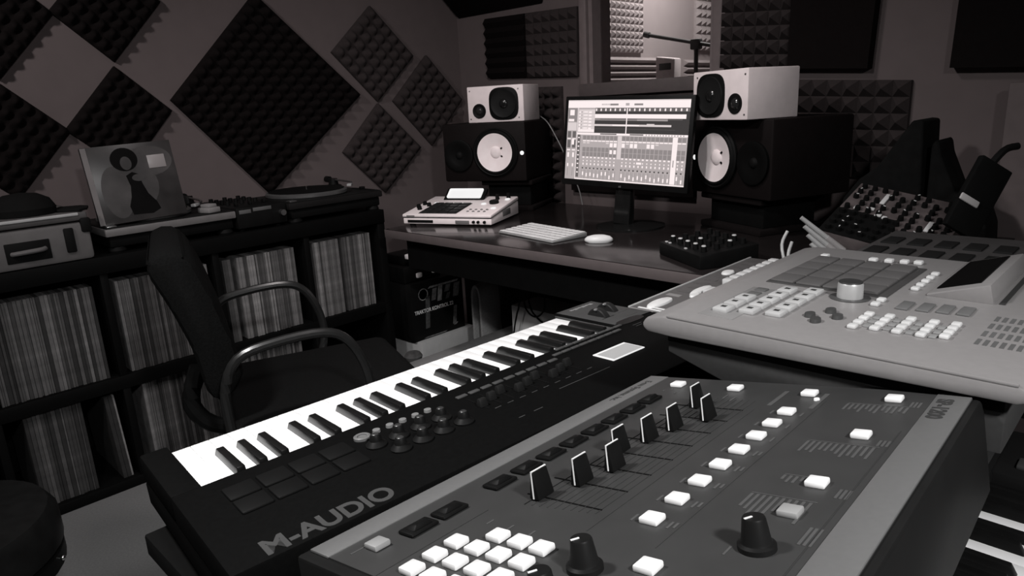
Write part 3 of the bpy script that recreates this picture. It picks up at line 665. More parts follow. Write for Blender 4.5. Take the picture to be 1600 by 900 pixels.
    for i in range(6): bx(.710+.010*i, .718+.010*i, .005, .011+.002*(i % 2), .0079, .0083, 0, cm, INK)
    part('shell', sh, None, t)
    lettering('maker_logo', 'M-AUDIO', .0385, LOGO, t, T((.0, -.3425, .0082)), .0003, .0012, 0, sx=.83)
    for (u, z) in ((.03, -.062), (.74, -.062)):
        for v in (.03, .32):
            w = M @ V((u, -v, z)); h = max(.004, w.z-TZ)
            part('foot', MB().cyl((u, -v, z+.002), (u+.0272*-h*0, -v, z-h+.003), .012), RUBBER, t)
midi_keyboard()
def sampler_sp():
    M = frame((-.3943, .1871, .9145), (-.0411, .9979, -.0503), (-.9836, -.0493, -.1736), (-.1757, .0424, .9835))
    t = thing('drum_sampler', 'large slate grey drum sampler with eight faders, nearest the camera', 'sampler', M=M)
    L, D = .445, .312
    def bx(a0, a1, b0, b1, z0, z1, b=.0, mb=None, m=None): return (mb or MB()).box(a0, a1, -b1, -b0, z0, z1, m, bevel=b)
    c = MB(); bx(-.008, L+.001, -.006, D+.006, -.085, -.0015, .003, c); part('chassis', c, mat('sampler_case', .012, .5), t)
    pr = p2 = MB(); bx(0, L, 0, D, -.003, 0, .0006, pr, SPPANEL)
    FL = mat('faint_line', .035, .5); LP = mat('legend_print', .075, .5)
    part('front_strip', bx(0, L-.001, 0, .0225, -.002, .0008, .0006), STRIP, t, label='silver grey strip along the front edge')
    part('rear_strip', bx(0, L-.001, D-.0255, D, -.002, .0008, .0006), STRIP, t, label='silver grey strip along the rear edge')
    bk = mat('sampler_pad', .006, .5)
    for a in [.0565, .0855]+[.139+.0317*i for i in range(8)]:
        k = part('play_button', MB().box(a-.0125, a+.0125, -.0565, -.0405, 0, .003, bevel=.0015), bk, t)
        part('button_cap', MB().hexa([(a-.009, -.0545, .003), (a+.009, -.0545, .003), (a+.009, -.0435, .003), (a-.009, -.0435, .003), (a-.005, -.053, .0065), (a+.005, -.053, .0065), (a+.006, -.0445, .0045), (a-.006, -.0445, .0045)], bevel=.0008), bk, k)
    cap = mat('fader_cap_black', .007, .4); ln = mat('fader_line_white', .8, .5)
    for i, b in enumerate((.096, .109, .117, .101, .109, .115, .131, .104)):
        a = .1345+.0317*i-.001
        part('fader_slot', bx(a-.0007, a+.0007, .082, .149, 0, .0004), BLACKM, t)
        f = part('fader_cap', MB().hexa([(a-.0088, -b-.0050, .001), (a+.0092, -b-.0050, .001), (a+.0092, -b+.0045, .001), (a-.0088, -b+.0045, .001), (a-.0080, -b-.0014, .0215), (a+.0082, -b-.0014, .0215), (a+.0082, -b+.0012, .0215), (a-.0080, -b+.0012, .0215)], bevel=.0012), cap, t)
        part('fader_line', MB().box(a-.0082, a+.0080, -b-.0005, -b+.0005, .0205, .0220).hexa([(a-.0092, -b-.0005, .002), (a-.0083, -b-.0005, .002), (a-.0083, -b+.0005, .002), (a-.0092, -b+.0005, .002), (a-.0083, -b-.0005, .0219), (a-.0074, -b-.0005, .0219), (a-.0074, -b+.0005, .0219), (a-.0083, -b+.0005, .0219)]), ln, f, label='white line over the fader cap')
    bw = mat('sampler_button_white', .86, .35, noise=.02)
    bt = [(.134+.032*i, .188) for i in range(8)]+[(.414, .188), (.415, .051), (.415, .115), (.414, .259), (.320, .259), (.224, .259), (.083, .216)]
    for a, b in bt: part('white_button', MB().box(a-.0065, a+.0065, -b-.0065, -b+.0065, 0, .0042, bevel=.0012), bw, t)
    gb = mat('sampler_button_grey', .30, .45)
    for a, b in ((.177, .259), (.026, .042)): part('grey_button', MB().box(a-.0065, a+.0065, -b-.0065, -b+.0065, 0, .0042, bevel=.0012), gb, t)
    for a, bs in ((.0715, (.111, .130, .148)), (.053, (.091, .110, .129, .148)), (.0345, (.091, .110, .129, .148)), (.016, (.091, .110, .129, .148))):
        for b in bs: part('keypad_button', MB().box(a-.0062, a+.0062, -b-.0062, -b+.0062, 0, .0045, bevel=.0012), bw, t)
    for a, b in ((.067, .184), (.130, .258), (.0288, .185)):
        k = part('knob', MB().lathe([(.0108, 0), (.0108, .003), (.0088, .0042), (.0083, .0055), (.0066, .0178), (.006, .0188), (0, .019)], seg=32, M=T((a, -b, 0))), mat('knob_black', .010, .45), t)
        part('pointer', MB().box(-.0006, .0006, .001, .0062, .0189, .0194, M=T((a, -b, 0)) @ RZ(math.radians(60))), ln, k)
    part('status_light', MB().lathe([(.0026, 0), (.0024, .002), (0, .0025)], seg=12, M=T((.400, -.199, 0))), LCDW, t)
    z0, z1 = .0001, .0004
    for i in range(10): b = .092+.0062*i; bx(.118+.001*i, .385, b, b+.0006, z0, z1, 0, pr, FL)
    for b, a0, a1 in ((.157, .105, .36), (.207, .105, .40), (.073, .0, .10), (.281, .02, .34)): bx(a0, a1, b, b+.0005, z0, z1, 0, pr, FL)
    r = random.Random(9)
    for i in range(8):
        a = .134+.032*i
        for bb in (.174, .200):
            for k in range(1 if i > 4 else 2): bx(a-.005+.002*k, a+.004, bb+.0035*k, bb+.0035*k+.0016, z0, z1, 0, p2, LP)
    for (a, b) in ((.375, .163), (.375, .20)): bx(a, a+.045, b, b+.004, z0, z1, 0, p2, LP)
    def table_(a0, b0, n, w):
        for k in range(n):
            l = w*(.55+.45*r.random()); bx(a0-l, a0, b0+.0042*k, b0+.0042*k+.002, z0, z1, 0, p2, LP)
        bx(a0+.0012, a0+.002, b0, b0+.0042*n, z0, z1, 0, p2, LP)
    table_(.397, .226, 12, .022); table_(.300, .226, 12, .026); table_(.196, .226, 10, .034); table_(.232, .234, 5, .012)
    for (a, b, l) in ((.412, .273, .014), (.316, .273, .012), (.222, .274, .014), (.165, .275, .022)):
        for k in range(3): bx(a-l, a, b+.003*k, b+.003*k+.0018, z0, z1, 0, p2, LP)
    for (a, b, l) in ((.39, .115, .012), (.385, .125, .014), (.402, .05, .004), (.395, .044, .004), (.39, .06, .004), (.02, .033, .02), (.055, .205, .012), (.12, .244, .01)): bx(a-l/2, a+l/2, b, b+.0013, z0, z1, 0, p2, LP)
    for i in range(3): bx(.083, .090, .088+.019*i, .0893+.019*i, z0, z1, 0, p2, LP)
    part('panel', pr, None, t)
    # writing reads from the player's side
    F = lambda a, b: T((a, -b, .0009)) @ RZ(math.pi)
    lettering('maker_name', 'E-mu Systems, Inc.', .0105, INKD, t, F(.423, .0075), .0002, .0001, sx=.95)
    lettering('model_name', 'SP-1200', .0155, INKD, t, F(.424, .2905), .0002, .0007, sx=1.0)
    for a, m in ((.142, STEEL),):
        part('rear_jack', MB().lathe([(.0065, 0), (.0065, .006), (.0035, .006), (.0035, .002), (0, .002)], seg=16, M=T((a, -D-.006, -.035)) @ RX(math.pi/2)), m, t)
    return M
SPM = sampler_sp()
def stand(label, M, pts, name='machine_stand'):
    """black tubular stand: plate under the machine and four legs down to the table"""
    t = thing(name, label, 'stand', (M @ V((sum(p[0] for p in pts)/4, sum(p[1] for p in pts)/4, 0))).to_tuple()[:2]+(TZ,))
    o = V(t.location); z = pts[0][2]
    w = [M @ V(p)-o for p in pts]
    n = (M.to_3x3() @ V((0, 0, 1)))*.012
    part('plate', MB().hexa([tuple(q-n) for q in w]+[tuple(q) for q in w]), BLACKM, t)
    c = sum(w, V())/4
    for q in w:
        k = q.lerp(c, .08)-n*.8
        part('leg', MB().cyl((k.x, k.y, 0), tuple(k), .012), BLACKM, t)
stand('black stand holding up the slate grey drum sampler', SPM, [(.0, -.19, -.0865), (.40, -.19, -.0865), (.40, -.05, -.0865), (.0, -.05, -.0865)])
def mpc():
    t = thing('pad_sampler', 'big light grey pad sampler behind the slate grey one, with metal dial and tilted screen', 'sampler', (-.24, .85, .875))
    ox, oy, oz = -.24, .85, .875
    top = .09
    # upper shell: profile across x (player's edge on the left), extruded along y
    prof = [(-.180, .069), (-.186, .073), (-.187, .079), (-.181, .086), (-.160, .0905), (.165, .0905), (.172, .086), (.172, .078), (.165, .0745), (-.150, .068)]
    part('upper_shell', MB().prism(prof, -.217, .222, axis='y', bevel=.003), MPCG, t)
    part('lower_case', MB().prism([(-.160, .046), (-.160, .068), (.158, .0725), (.158, .024), (-.085, .024)], -.205, .205, axis='y', bevel=.002), BASEG, t)
    part('shadow_groove', MB().prism([(-.158, .060), (-.158, .0682), (.156, .0727), (.156, .062)], -.208, .208, axis='y'), BLACKM, t)  # black strip painted as the shell's shadow on the lower case
    X = lambda x: x-ox
    Y = lambda y: y-oy
    def bx(x0, x1, y0, y1, z0, z1, b=.0, mb=None): return (mb or MB()).box(X(x0), X(x1), Y(y0), Y(y1), z0, z1, bevel=b)
    part('near_rib', bx(-.395, -.075, .633, .637, .089, .0925, .0015), MPCG, t)
    part('button_panel', bx(-.374, -.333, .664, .800, .090, .0912, .0004), MPCD, t)
    pf = part('pad_bay', bx(-.373, -.232, .832, .998, .090, .0918, .0006), mat('pad_bay', .045, .6, warm=.04), t)
    for i in range(4):
        for j in range(4): part('pad', bx(-.3695+.0325*i, -.3395+.0325*i, (.836+.040*j), (.8755+.040*j), .0915, .0948, .0015), PADG, pf)
    for x, n, y0, st in ((-.357, 3, .680, .026), (-.331, 5, .690, .0245), (-.304, 5, .697, .0252)):
        for i in range(n):
            b = part('function_key', bx(x-.0085, x+.0085, y0+st*i, y0+st*i+.022, .0905, .0955, .0012), mat('function_key', .44, .45), t)
            part('key_mark', bx(x-.003, x+.003, y0+st*i+.008, y0+st*i+.014, .0954, .0957, 0), INKD, b)
    for i, y in enumerate((.77, .79)): part('dark_key', bx(-.366, -.352, y-.006, y+.006, .0905, .093, .001), mat('dark_key', .10, .5), t)
    part('dial_well', MB().lathe([(.021, .090), (.022, .0912), (.019, .0915), (0, .0915)], seg=36, M=T((X(-.265), Y(.815), 0))), mat('dial_well', .06, .5), t)
    part('dial', MB().lathe([(.0140, .0915), (.0136, .107), (.0125, .109), (0, .109)], seg=40, M=T((X(-.265), Y(.815), 0))), mat('dial_metal', .5, .35, metal=.3), t, label='brushed metal data dial')
    part('dial_cap', MB().lathe([(.0128, .109), (.0123, .1105), (0, .1105)], seg=36, M=T((X(-.265), Y(.815), 0))), mat('dial_cap', .03, .5), t)
    for x, y in ((-.2735, .722), (-.2615, .748), (-.262, .707), (-.2485, .731)): part('cursor_key', MB().lathe([(.0068, .0905), (.0062, .0945), (0, .095)], seg=16, M=T((X(x), Y(y), 0)) @ Matrix.Diagonal((.8, 1.15, 1, 1))), mat('cursor_key', .05, .5), t)
    for x, y0, n, st in ((-.2255, .708, 4, .0165), (-.2065, .714, 4, .0155), (-.187, .716, 4, .0155), (-.1665, .718, 4, .0155), (-.148, .725, 4, .0145), (-.2325, .799, 2, .020), (-.2165, .888, 5, .021)):
        for i in range(n): part('small_key', bx(x-.0042, x+.0042, y0+st*i-.0055, y0+st*i+.0055, .0905, .0945, .0014), BTNW, t)
    for x, y in ((-.302, 1.012), (-.283, 1.016), (-.265, 1.02), (-.249, 1.024), (-.364, 1.004)): part('small_key', bx(x-.005, x+.005, y-.006, y+.006, .0905, .0955, .0014), BTNW, t)
    for x, y in ((-.206, .812), (-.187, .816), (-.169, .82), (-.151, .823)): part('dark_key', bx(x-.006, x+.006, y-.016, y+.016, .0905, .093, .001), mat('grey_key', .13, .5), t)
    for x in (-.216, -.197, -.177, -.157):
        for i in range(3): part('dark_key', bx(x-.003, x+.003, .716+.016*i, .727+.016*i, .0905, .0922, .0006), mat('mid_key', .24, .5), t)
    vent = MB()
    for j in range(4):
        for i in range(7): bx(-.124+.0065*i, -.1205+.0065*i, .722+.028*j, .740+.028*j, .0903, .0909, 0, vent)
    part('vent', vent, mat('vent_dark', .10, .6), t)
    # tilted screen block
    m = MB().hexa([(X(-.200), Y(.868), .090), (X(-.135), Y(.868), .090), (X(-.135), Y(1.055), .090), (X(-.200), Y(1.055), .090), (X(-.200), Y(.868), .0935), (X(-.140), Y(.868), .112), (X(-.140), Y(1.055), .112), (X(-.200), Y(1.055), .0935)], bevel=.0015)
    s = part('screen_block', m, MPCG, t)
    tl = math.atan2(.0185, .06)
    part('screen', MB().box(.006, .050, Y(.888), Y(1.045), -.0005, .0012, M=T((X(-.200), 0, .0935)) @ RY(-tl)), mat('screen_off', .002, .5), s, label='dark screen')
    part('screen_gap', bx(-.131, -.126, .872, 1.03, .090, .0915, 0), mat('gap_dark', .03, .6), t)  # dark strip painted as the shadow behind the screen block
    for y in (-.17, .17):
        for x in (-.07, .13): part('foot', MB().cyl((x, y, .012), (x, y, .026), .014), RUBBER, t)
mpc()
stand('black stand under the big light grey pad sampler', T((-.24, .85, .8865)), [(-.10, -.15, 0), (.04, -.15, 0), (.04, .19, 0), (-.10, .19, 0)])
def white_device():
    t = thing('groovebox', 'flat pale groovebox with bright round pads, lying behind the light grey sampler', 'groovebox', (-.595, 1.295, TZ))
    ox, oy = -.595, 1.295
    g = mat('groovebox_shell', .23, .45, warm=.03, noise=.12, scale=40); h = .12
    bx = lambda x0, x1, y0, y1, z0, z1, b=0, mb=None: (mb or MB()).box(x0-ox, x1-ox, y0-oy, y1-oy, z0, z1, bevel=b)
    p = MB().box(-.732-ox, -.465-ox, 1.04-oy, 1.54-oy, .05, h, g, bevel=.003)
    part('plinth', bx(-.70, -.48, 1.08, 1.50, 0, .05, .004), BLACKM, t)
    part('left_rail', bx(-.733, -.728, 1.04, 1.54, h-.004, h+.002, .001), mat('rail_pale', .38, .4), t)
    hs = lambda x, y: MB()
    for x, y, rx, ry in ((-.697, 1.094, .014, .040), (-.678, 1.214, .010, .040), (-.669, 1.174, .008, .014), (-.672, 1.385, .008, .085), (-.703, 1.375, .012, .020)):
        part('round_pad', MB().lathe([(1, 0), (.96, .0025), (.85, .004), (0, .0042)], seg=36, M=T((x-ox, y-oy, h)) @ Matrix.Diagonal((rx, ry, 1, 1))), WHITE, t)  # pads painted white for the bright light reflected on them
    for y in [1.284+.030*i for i in range(8)]: part('square_key', bx(-.664, -.645, y-.010, y+.010, h, h+.014, .002), BTNW, t)
    part('square_key', bx(-.664, -.645, 1.195, 1.228, h, h+.009, .002), BTNW, t)
    part('end_strip', bx(-.715, -.62, 1.046, 1.052, h, h+.0015, .0005), WHITE, t); part('end_strip', bx(-.69, -.60, 1.058, 1.064, h, h+.0015, .0005), WHITE, t)
    gm = mat('groovebox_print', .09, .5, warm=.04)
    for i in range(10): p.box(-.720+.004*(i % 3)-ox, -.690-ox, 1.15+.036*i-oy, 1.165+.036*i-oy, h-.0005, h+.0006, gm)
    part('case', p, None, t)
white_device()
for i, (a, b, c) in enumerate((((-.640, 1.522, .82), (-.655, 1.536, .86), (-.652, 1.556, .888)), ((-.632, 1.518, .82), (-.636, 1.530, .845), (-.638, 1.55, .865)))):
    hang_cable([a, b, c], .0035, ('taller' if i == 0 else 'shorter')+' of two pale cable stubs rising behind the square keys of the groovebox', mat('pale_cable', .42, .4), 'cable', 'patch_cable')
def console():
    ox, oy = -.21, 1.375
    t = thing('synth_console', 'wide dark grey synth console behind the light grey pad sampler', 'synthesizer', (ox, oy, TZ))
    g = mat('console_grey', .045, .55, warm=.06, noise=.12, scale=40); d = mat('console_dark', .012, .6)
    part('case', MB().box(-.215, .24, -.20, .17, .125, .212, bevel=.004), g, t)
    part('riser', MB().box(-.18, .2, -.16, .14, 0, .125, bevel=.003), BLACKM, t)
    for i in range(5):
        for j in range(3): part('dark_key', MB().box(-.20+.045*i, -.172+.045*i, -.17+.10*j, -.11+.10*j, .211, .215, bevel=.001), d, t)
    part('switch_block', MB().box(.03, .075, .06, .12, .211, .226, bevel=.002), d, t)
    part('switch_cap', MB().box(.04, .075, .10, .115, .226, .232, bevel=.002), BTNW, t)
    for y in (-.185, -.17): part('pale_key', MB().box(.01 if y > -.18 else .045, .035 if y > -.18 else .07, y-.012, y+.012, .211, .222, bevel=.003), BTNW, t)
console()
def tilted_mixer():
    a = V((.24, 0, -.045)).normalized(); b = V((.02, .23, .085)).normalized(); n = a.cross(b).normalized(); b = n.cross(a)
    M = frame((-.664, 1.769, .857), a, b, n)
    t = thing('mixing_desk', 'tilted knob covered mixing desk on the right end of the desk, below the black bags', 'mixer', M=M)
    w, h = .27, .26; r = random.Random(11)
    g = mat('mixer_panel', .085, .5, warm=.2, noise=.35, scale=18)
    part('case', MB().box(0, w, 0, h, -.05, 0, bevel=.003), g, t)
    part('dark_section', MB().box(.0, .15, .0, .12, 0, .0015), BLACK, t)
    for i in range(10):
        for j in range(9):
            x, y = .018+.0262*i, .018+.0275*j
            if r.random() < .18: continue
            k = part('knob', MB().lathe([(.0075, 0), (.0062, .011), (0, .0115)], seg=10, M=T((x, y, .001))), RUBBER, t)
            if r.random() < .2: part('knob_pointer', MB().box(-.0012, .0012, 0, .006, .0115, .0122, M=T((x, y, .001)) @ RZ(r.random()*6)), BTNW, k)
    for x, y, l in ((.085, .175, .05), (.04, .125, .018), (.075, .135, .012), (.10, .115, .012), (.115, .11, .012), (.215, .10, .045)):
        part('pale_fader', MB().box(x-.006, x+.006, y, y+l, .001, .006, bevel=.002), BTNW, t)
    part('support', MB().hexa([(.02, .02, -.05), (w-.02, .02, -.05), (w-.02, h-.02, -.05), (.02, h-.02, -.05)]+[(.02, .02, -.049), (w-.02, .02, -.049), (w-.02, h-.02, -.049), (.02, h-.02, -.049)]), BLACKM, t)
    iv = M.inverted()
    for x, y in ((.03, .03), (w-.03, .03), (.03, h-.03), (w-.03, h-.03)):
        p = M @ V((x, y, -.048)); q = V((p.x, p.y, .7505))
        part('leg', MB().cyl(tuple(iv @ q), (x, y, -.047), .012), BLACKM, t)
tilted_mixer()
PC = mat('plug_grey', .32, .45, warm=.05)
for i in range(6):
    b = V((-.560+.002*i, 1.655-.004*i, .834-.0165*i)); tp = V((-.640+.007*i, 1.60+.004*i, .914-.0205*i))
    t = thing('jack_plug', 'grey plug in the fan of plugs standing left of the tilted mixing desk', 'plug', tuple(b), group='plugs fanned beside the mixing desk')
    d = (tp-b).normalized()
    part('barrel', MB().cyl((0, 0, 0), tuple(d*.05), .0078, .007, seg=12), PC, t)
    part('tip', MB().cyl(tuple(d*.05), tuple(d*((tp-b).length)), .0062, .005, seg=10), mat('plug_tip', .40, .4), t)

# ---------------------------------------------------------------- second keyboard at the right
def side_keyboard():
    kz = .70
    t = thing('synth_keyboard', 'black synth with white and black keys in the bottom right corner, seen from behind', 'keyboard', (-.03, .62, 0))
    ox, oy = -.03, .62; y0, y1 = .12, 1.14
    bx = lambda a, b, c, d, e, f, bv=.002, mb=None: (mb or MB()).box(a-ox, b-ox, c-oy, d-oy, e, f, bevel=bv)
    sh = MB(); bx(-.172, .03, y0, y1, kz-.085, kz-.026, .006, sh); bx(-.172, -.132, y0, y1, kz-.03, kz+.012, .006, sh)
    bx(-.135, .03, y0, y0+.03, kz-.03, kz+.012, .004, sh); bx(-.135, .03, .992, y1, kz-.03, kz+.012, .004, sh)
    part('shell', sh, mat('synth_shell', .012, .5), t)
    p = .0235; n = 35
    for i in range(n): part('white_key', bx(-.1315, .012, .158+p*i, .158+p*(i+1)-.001, kz-.024, kz, .0012), IVORY, t)
    for i in range(1, n):
        if i % 7 in (0, 3): continue
        c = .158+p*i
        part('black_key', MB().hexa([(-.131-ox, c-.0065-oy, kz-.005), (-.070-ox, c-.0065-oy, kz-.005), (-.070-ox, c+.0055-oy, kz-.005), (-.131-ox, c+.0055-oy, kz-.005), (-.131-ox, c-.0055-oy, kz+.0115), (-.079-ox, c-.0055-oy, kz+.0115), (-.079-ox, c+.0045-oy, kz+.0115), (-.131-ox, c+.0045-oy, kz+.0115)], bevel=.0015), BLACK, t)
    part('panel_light', MB().ball((-.150-ox, .796-oy, kz+.012), (.004, .004, .002)), LCDW, t)
    for y, x in ((1.03, -.10), (1.08, -.06), (1.03, -.03)): part('panel_button', bx(x-.012, x+.012, y-.014, y+.014, kz+.011, kz+.017, .002), mat('synth_button', .05, .5), t)
    part('name_bar', bx(-.165, -.14, .95, 1.10, kz+.0115, kz+.0128, .0005), mat('synth_bar', .035, .5), t)
    for y in (y0+.08, y1-.08):
        part('stand_leg', bx(-.14, -.11, y-.015, y+.015, 0, kz-.084, .003), BLACKM, t); part('stand_leg', bx(-.01, .02, y-.015, y+.015, 0, kz-.084, .003), BLACKM, t)
side_keyboard()

# ---------------------------------------------------------------- office chair
def chair():
    t = thing('office_chair', 'black office chair with metal armrest loops between the keyboard and the record shelf', 'chair', (-1.645, .865, 0), math.radians(-19.3))
    part('seat', MB().box(-.25, .25, -.24, .27, .435, .515, bevel=.035, seg=4), FABRIC, t)
    prof = [(-.225, .575), (-.185, .63), (-.20, .72), (-.225, .82), (-.255, .91), (-.285, .94), (-.335, .935), (-.35, .90), (-.315, .81), (-.285, .71), (-.275, .63), (-.265, .58)]
    part('backrest', MB().prism(prof, -.225, .225, axis='x', bevel=.025), FABRIC, t)
    part('back_bracket', MB().tube([(0, -.28, .60), (0, -.31, .50), (0, -.24, .425), (0, -.05, .42)], .022), BLACK, t)
    tm = mat('armrest_tube', .05, .3, metal=.7)
    for s in (-1, 1):
        x = .275*s
        part('armrest', MB().tube([(x, -.235, .52), (x, -.235, .62), (x, -.20, .69), (x, -.12, .712), (x, -.01, .715), (x, .045, .685), (x, .08, .61), (x, .085, .53), (x*.95, .05, .45), (x*.85, -.02, .425)], .0115), tm, t)
    part('gas_column', MB().lathe([(.045, .40), (.045, .42), (.026, .42), (.026, .22), (.034, .22), (.034, .07), (.05, .06), (.05, .11)][::-1], seg=24), BLACK, t)
    for i in range(5):
        a = 6.2832*i/5+.3; d = V((math.cos(a), math.sin(a), 0))
        lg = part('base_leg', MB().tube([tuple(d*.03+V((0, 0, .10))), tuple(d*.15+V((0, 0, .095))), tuple(d*.30+V((0, 0, .07)))], lambda q: .024-.009*q), BLACK, t)
        part('caster', MB().cyl(tuple(d*.30+V((-d.y*.022, d.x*.022, .027))), tuple(d*.30+V((d.y*.022, -d.x*.022, .027))), .027), RUBBER, lg)
chair()
def stool():
    t = thing('padded_stool', 'black padded stool with small chrome studs in the bottom left corner', 'stool', (-1.66, .02, 0))
    part('cushion', MB().lathe([(0, .36), (.20, .36), (.215, .375), (.215, .43), (.20, .455), (.12, .465), (0, .467)], seg=40), mat('stool_leather', .009, .35, noise=.2), t)
    part('band', MB().lathe([(.205, .325), (.212, .33), (.212, .36), (.205, .362)], seg=40), BLACK, t)
    for i in range(10):
        a = 6.2832*i/10+.45; part('stud', MB().ball((.214*math.cos(a), .214*math.sin(a), .345), .006), CHROME, t)
    for i in range(4):
        a = 6.2832*i/4+.785; part('leg', MB().cyl((.19*math.cos(a), .19*math.sin(a), 0), (.16*math.cos(a), .16*math.sin(a), .33), .016), BLACK, t)
stool()

# ---------------------------------------------------------------- floor clutter left of and under the desk
def clutter():
    wb = thing('white_box', 'white cardboard box on the floor under the black lettered box', 'box', (-2.58, 1.985, 0))
    part('carton', MB().box(-.16, .16, -.165, .165, 0, .168, bevel=.003), CARD, wb)
    part('label_strip', MB().box(.1600, .1608, .02, .13, .07, .078).box(.1600, .1608, .04, .12, .088, .093), mat('strip_grey', .12, .7), wb)
    t = thing('product_box', 'black box with pale lettering and grey artwork, standing on the white carton', 'box', (-2.60, 1.958, .1685))
    bk = mat('box_black', .008, .45)
    part('carton', MB().box(-.15, .15, -.155, .155, 0, .272, bevel=.002), bk, t)
    a = MB(); g = [mat('box_art_%d' % i, v, .5, noise=.5, scale=60) for i, v in enumerate((.15, .26, .08))]
    for y0, y1, z0, z1, k in ((-.055, .12, .236, .245, 1), (-.04, -.015, .175, .23, 0), (-.005, .02, .165, .235, 1), (.04, .07, .20, .232, 0), (.045, .065, .165, .192, 2), (.09, .125, .165, .23, 0), (-.085, -.06, .05, .20, 2), (.08, .10, .03, .12, 0), (.085, .10, .025, .035, 1), (-.13, -.10, .135, .145, 0), (-.10, .03, -.0+.004, .010, 0)):
        a.hexa([(.1500, y0, z0), (.1506, y0, z0), (.1506, y1, z0), (.1500, y1, z0), (.1500, y0+.012, z1), (.1506, y0+.012, z1), (.1506, y1+.012, z1), (.1500, y1+.012, z1)], g[k])
    a.lathe([(.028, 0), (.028, .0006), (.024, .0006), (.024, 0)], g[1], 24, T((.150, -.085, .215)) @ RY(math.pi/2))
    part('printed_artwork', a, None, t)
    lettering('product_name', 'TRAKTOR KONTROL Z2', .0245, mat('box_lettering', .9, .5), t, T((.1504, -.142, .128)) @ RZ(math.pi/2) @ RX(math.pi/2), .0003, .0005, sx=.86)
    t = thing('power_supply', 'black box of gear with pale plugs on top of the lettered box', 'adapter', (-2.58, 1.90, .441))
    part('body', MB().box(-.10, .10, -.10, .11, 0, .075, bevel=.006).box(-.08, .06, -.07, .05, .075, .12, bevel=.008), BLACK, t)
    for y, z, w in ((-.055, .125, .05), (.075, .125, .018), (-.02, .03, .03), (.07, .035, .028), (.07, .08, .02)):
        part('plug', MB().box(.085, .112, y-w/2, y+w/2, z-.012, z+.010, bevel=.005), mat('plug_pale', .85, .5, warm=.04), t)
    n = 28; P = []
    for i in range(n+1):
        a_ = math.pi*i/n; P.append((.032*math.cos(a_), .365+.065*math.sin(a_)))
    outer = [(.032, 0)]+P+[(-.032, 0)]; inner = [(x*.62, z-.012 if z > .01 else 0) for x, z in outer]
    t = MB()
    t.prism(outer+inner[::-1], -.06, .06, axis='y', bevel=.002)
    single('foam_hoop', t, GREYF, 'grey felt sheet bent into a tall narrow arch, standing under the desk edge', 'felt arch', (-2.235, 2.06, 0))
    t = thing('foot_bench', 'low grey plank bench on the floor just beyond the keyboard keys', 'bench', (-2.12, 1.86, 0))
    part('plank', MB().box(-.04, .04, -.33, .31, .185, .222, bevel=.012), mat('bench_grey', .16, .8, noise=.1), t)
    for y in (-.26, .24): part('leg', MB().box(-.03, .03, y-.015, y+.015, 0, .186, bevel=.003), BLACKM, t)
    single('white_carton', MB().box(-.165, .165, -.08, .08, 0, .41, bevel=.004), CARD, 'white carton on the floor beneath the desk, cables hanging in front', 'box', (-1.765, 2.0, 0))
    single('black_board', MB().box(-.40, .17, -.01, .01, 0, .70, bevel=.003), BLACKM, 'black board standing behind the grey felt arch under the desk end', 'board', (-2.41, 2.45, 0))  # sheet added over the wall to give the dark under the desk end
    single('white_bottle', MB().lathe([(.022, 0), (.024, .01), (.024, .19), (.012, .22), (.012, .25), (0, .25)], seg=20), CARD, 'slim white bottle on the floor beside the grey felt arch', 'bottle', (-2.375, 2.26, 0))
    single('cloth_bag', MB().lathe([(0, 0), (.055, .005), (.07, .05), (.06, .11), (.035, .145), (.04, .165), (.03, .18), (0, .185)], seg=22), mat('bag_cloth', .06, .9, noise=.35, scale=40), 'small round grey cloth bag on the floor in front of the white box', 'bag', (-2.33, 1.70, 0))
    for lb, pts in (('straight black cable hanging to the floor under the desk', [(-1.80, 1.88, .715), (-1.842, 1.88, .45), (-1.859, 1.88, .395), (-1.882, 1.88, .309), (-1.90, 1.88, .15), (-1.91, 1.88, .004)]),
                    ('black cable loop sagging under the desk in front of the white carton', [(-1.82, 1.872, .715), (-1.810, 1.872, .47), (-1.795, 1.872, .42), (-1.755, 1.872, .402), (-1.715, 1.872, .425), (-1.700, 1.872, .475), (-1.69, 1.872, .715)]),
                    ('black cable slanting down across the white carton under the desk', [(-1.83, 1.89, .715), (-1.80, 1.89, .45), (-1.755, 1.89, .39), (-1.70, 1.89, .345), (-1.67, 1.89, .15), (-1.66, 1.89, .004)])):
        hang_cable(pts, .0035, lb, RUBBER)
clutter()

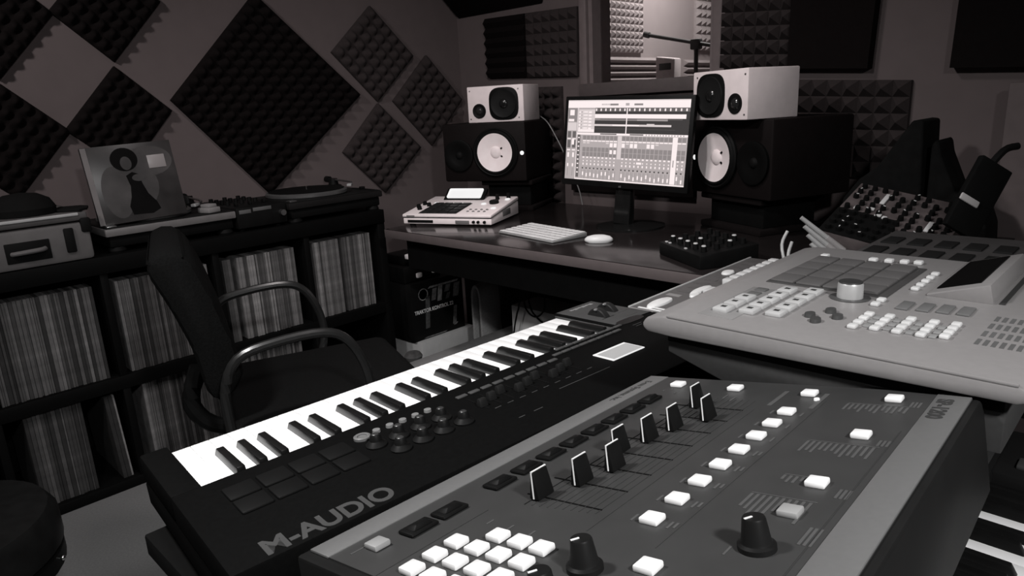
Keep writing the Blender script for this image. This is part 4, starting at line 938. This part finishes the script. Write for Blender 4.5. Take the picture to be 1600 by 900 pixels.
# ---------------------------------------------------------------- right background
def bag(label, poly, y0, y1, base):
    b = MB(); b.prism(poly, y0, y1, axis='y', bevel=.007)
    return single('gear_bag', b, mat('bag_black', .006, .9, noise=.2, scale=40), label, 'bag', (0, 0, base), sharp=60)
bag('black peaked bag slumped on the desk behind the tilted mixing desk', [(-.745, 0), (-.742, .13), (-.70, .19), (-.655, .225), (-.572, .355), (-.545, .352), (-.538, .20), (-.528, .0)], 2.15, 2.32, .7505)
bag('black rounded bag on the desk, right of the peaked bag', [(-.524, 0), (-.524, .285), (-.516, .300), (-.506, .297), (-.498, .26), (-.455, .16), (-.40, .135), (-.375, .07), (-.37, 0)], 2.16, 2.31, .7505)
def tablet():
    a = V((.050, .060, -.012)).normalized(); b = V((.040, .085, .145)).normalized(); n = a.cross(b).normalized(); a = b.cross(n)
    M = frame((-.388, 1.772, .893), a, b, n)
    t = thing('tablet_stand', 'black slab on a thin stand leaning right, at the right edge behind the console', 'music stand', M=M)
    part('slab', MB().box(0, .085, 0, .175, -.012, .006, bevel=.004), BLACKM, t)
    part('rod', MB().tube([(.03, .15, -.004), (.045, .21, -.004), (.07, .235, -.004)], .008), BLACK, t)
    part('clip', MB().box(-.005, .045, .062, .078, .006, .012, bevel=.003), mat('clip_pale', .45, .5, warm=.04), t, label='small pale clip')
    iv = M.inverted(); p = M @ V((.04, .07, -.012))
    part('pole', MB().cyl((.04, .07, -.011), tuple(iv @ V((p.x, p.y+.0, .757))), .008), BLACK, t)
    part('foot', MB().lathe([(.05, 0), (.05, .006), (0, .01)], seg=28), BLACK, t, M=iv @ T((p.x, p.y, .7505)))
tablet()
t = thing('gobo_board', 'pale grey board standing against the back wall at the right edge', 'board', (-.25, 2.47, 0))
part('board', MB().box(-.165, .2, -.015, .015, .04, 1.19, bevel=.004), mat('board_grey', .10, .8, warm=.24), t)
for x in (-.12, .15): part('foot', MB().box(x-.02, x+.02, -.06, .06, 0, .04, bevel=.004), BLACKM, t)

# ---------------------------------------------------------------- inside the booth
def booth():
    g = mat('booth_metal', .10, .5)
    t = thing('microphone_stand', 'microphone boom stand inside the booth, seen through the window', 'microphone stand', (-2.24, 3.9, 0))
    part('pole', MB().cyl((0, 0, .02), (0, 0, 1.50), .013), g, t)
    part('boom', MB().cyl((-.33, 0, 1.578), (.12, 0, 1.475), .011), g, t)
    part('clamp', MB().box(-.03, .03, -.025, .025, 1.465, 1.525, bevel=.008), g, t)
    part('microphone', MB().cyl((-.33, 0, 1.578), (-.365, 0, 1.588), .018), g, t)
    for i in range(3):
        a = 2.1*i; part('leg', MB().cyl((0, 0, .14), (.28*math.cos(a), .28*math.sin(a), .01), .009), g, t)
    t = thing('music_stand', 'pale boxy lectern with a dark slot inside the booth', 'lectern', (-2.475, 3.98, 0))
    c = mat('lectern_pale', .75, .7, warm=.1)
    part('head', MB().hexa([(-.07, -.04, 1.10), (.06, -.04, 1.10), (.06, .04, 1.10), (-.07, .04, 1.10), (-.075, -.04, 1.45), (.065, -.04, 1.43), (.065, .04, 1.43), (-.075, .04, 1.45)], bevel=.01), c, t)
    part('slot', MB().box(-.048, .038, -.044, -.036, 1.365, 1.405, bevel=.003), g, t)
    part('pole', MB().cyl((0, 0, .02), (0, 0, 1.11), .02), g, t)
    part('foot', MB().lathe([(.16, 0), (.16, .015), (0, .025)], seg=28), g, t)
booth()
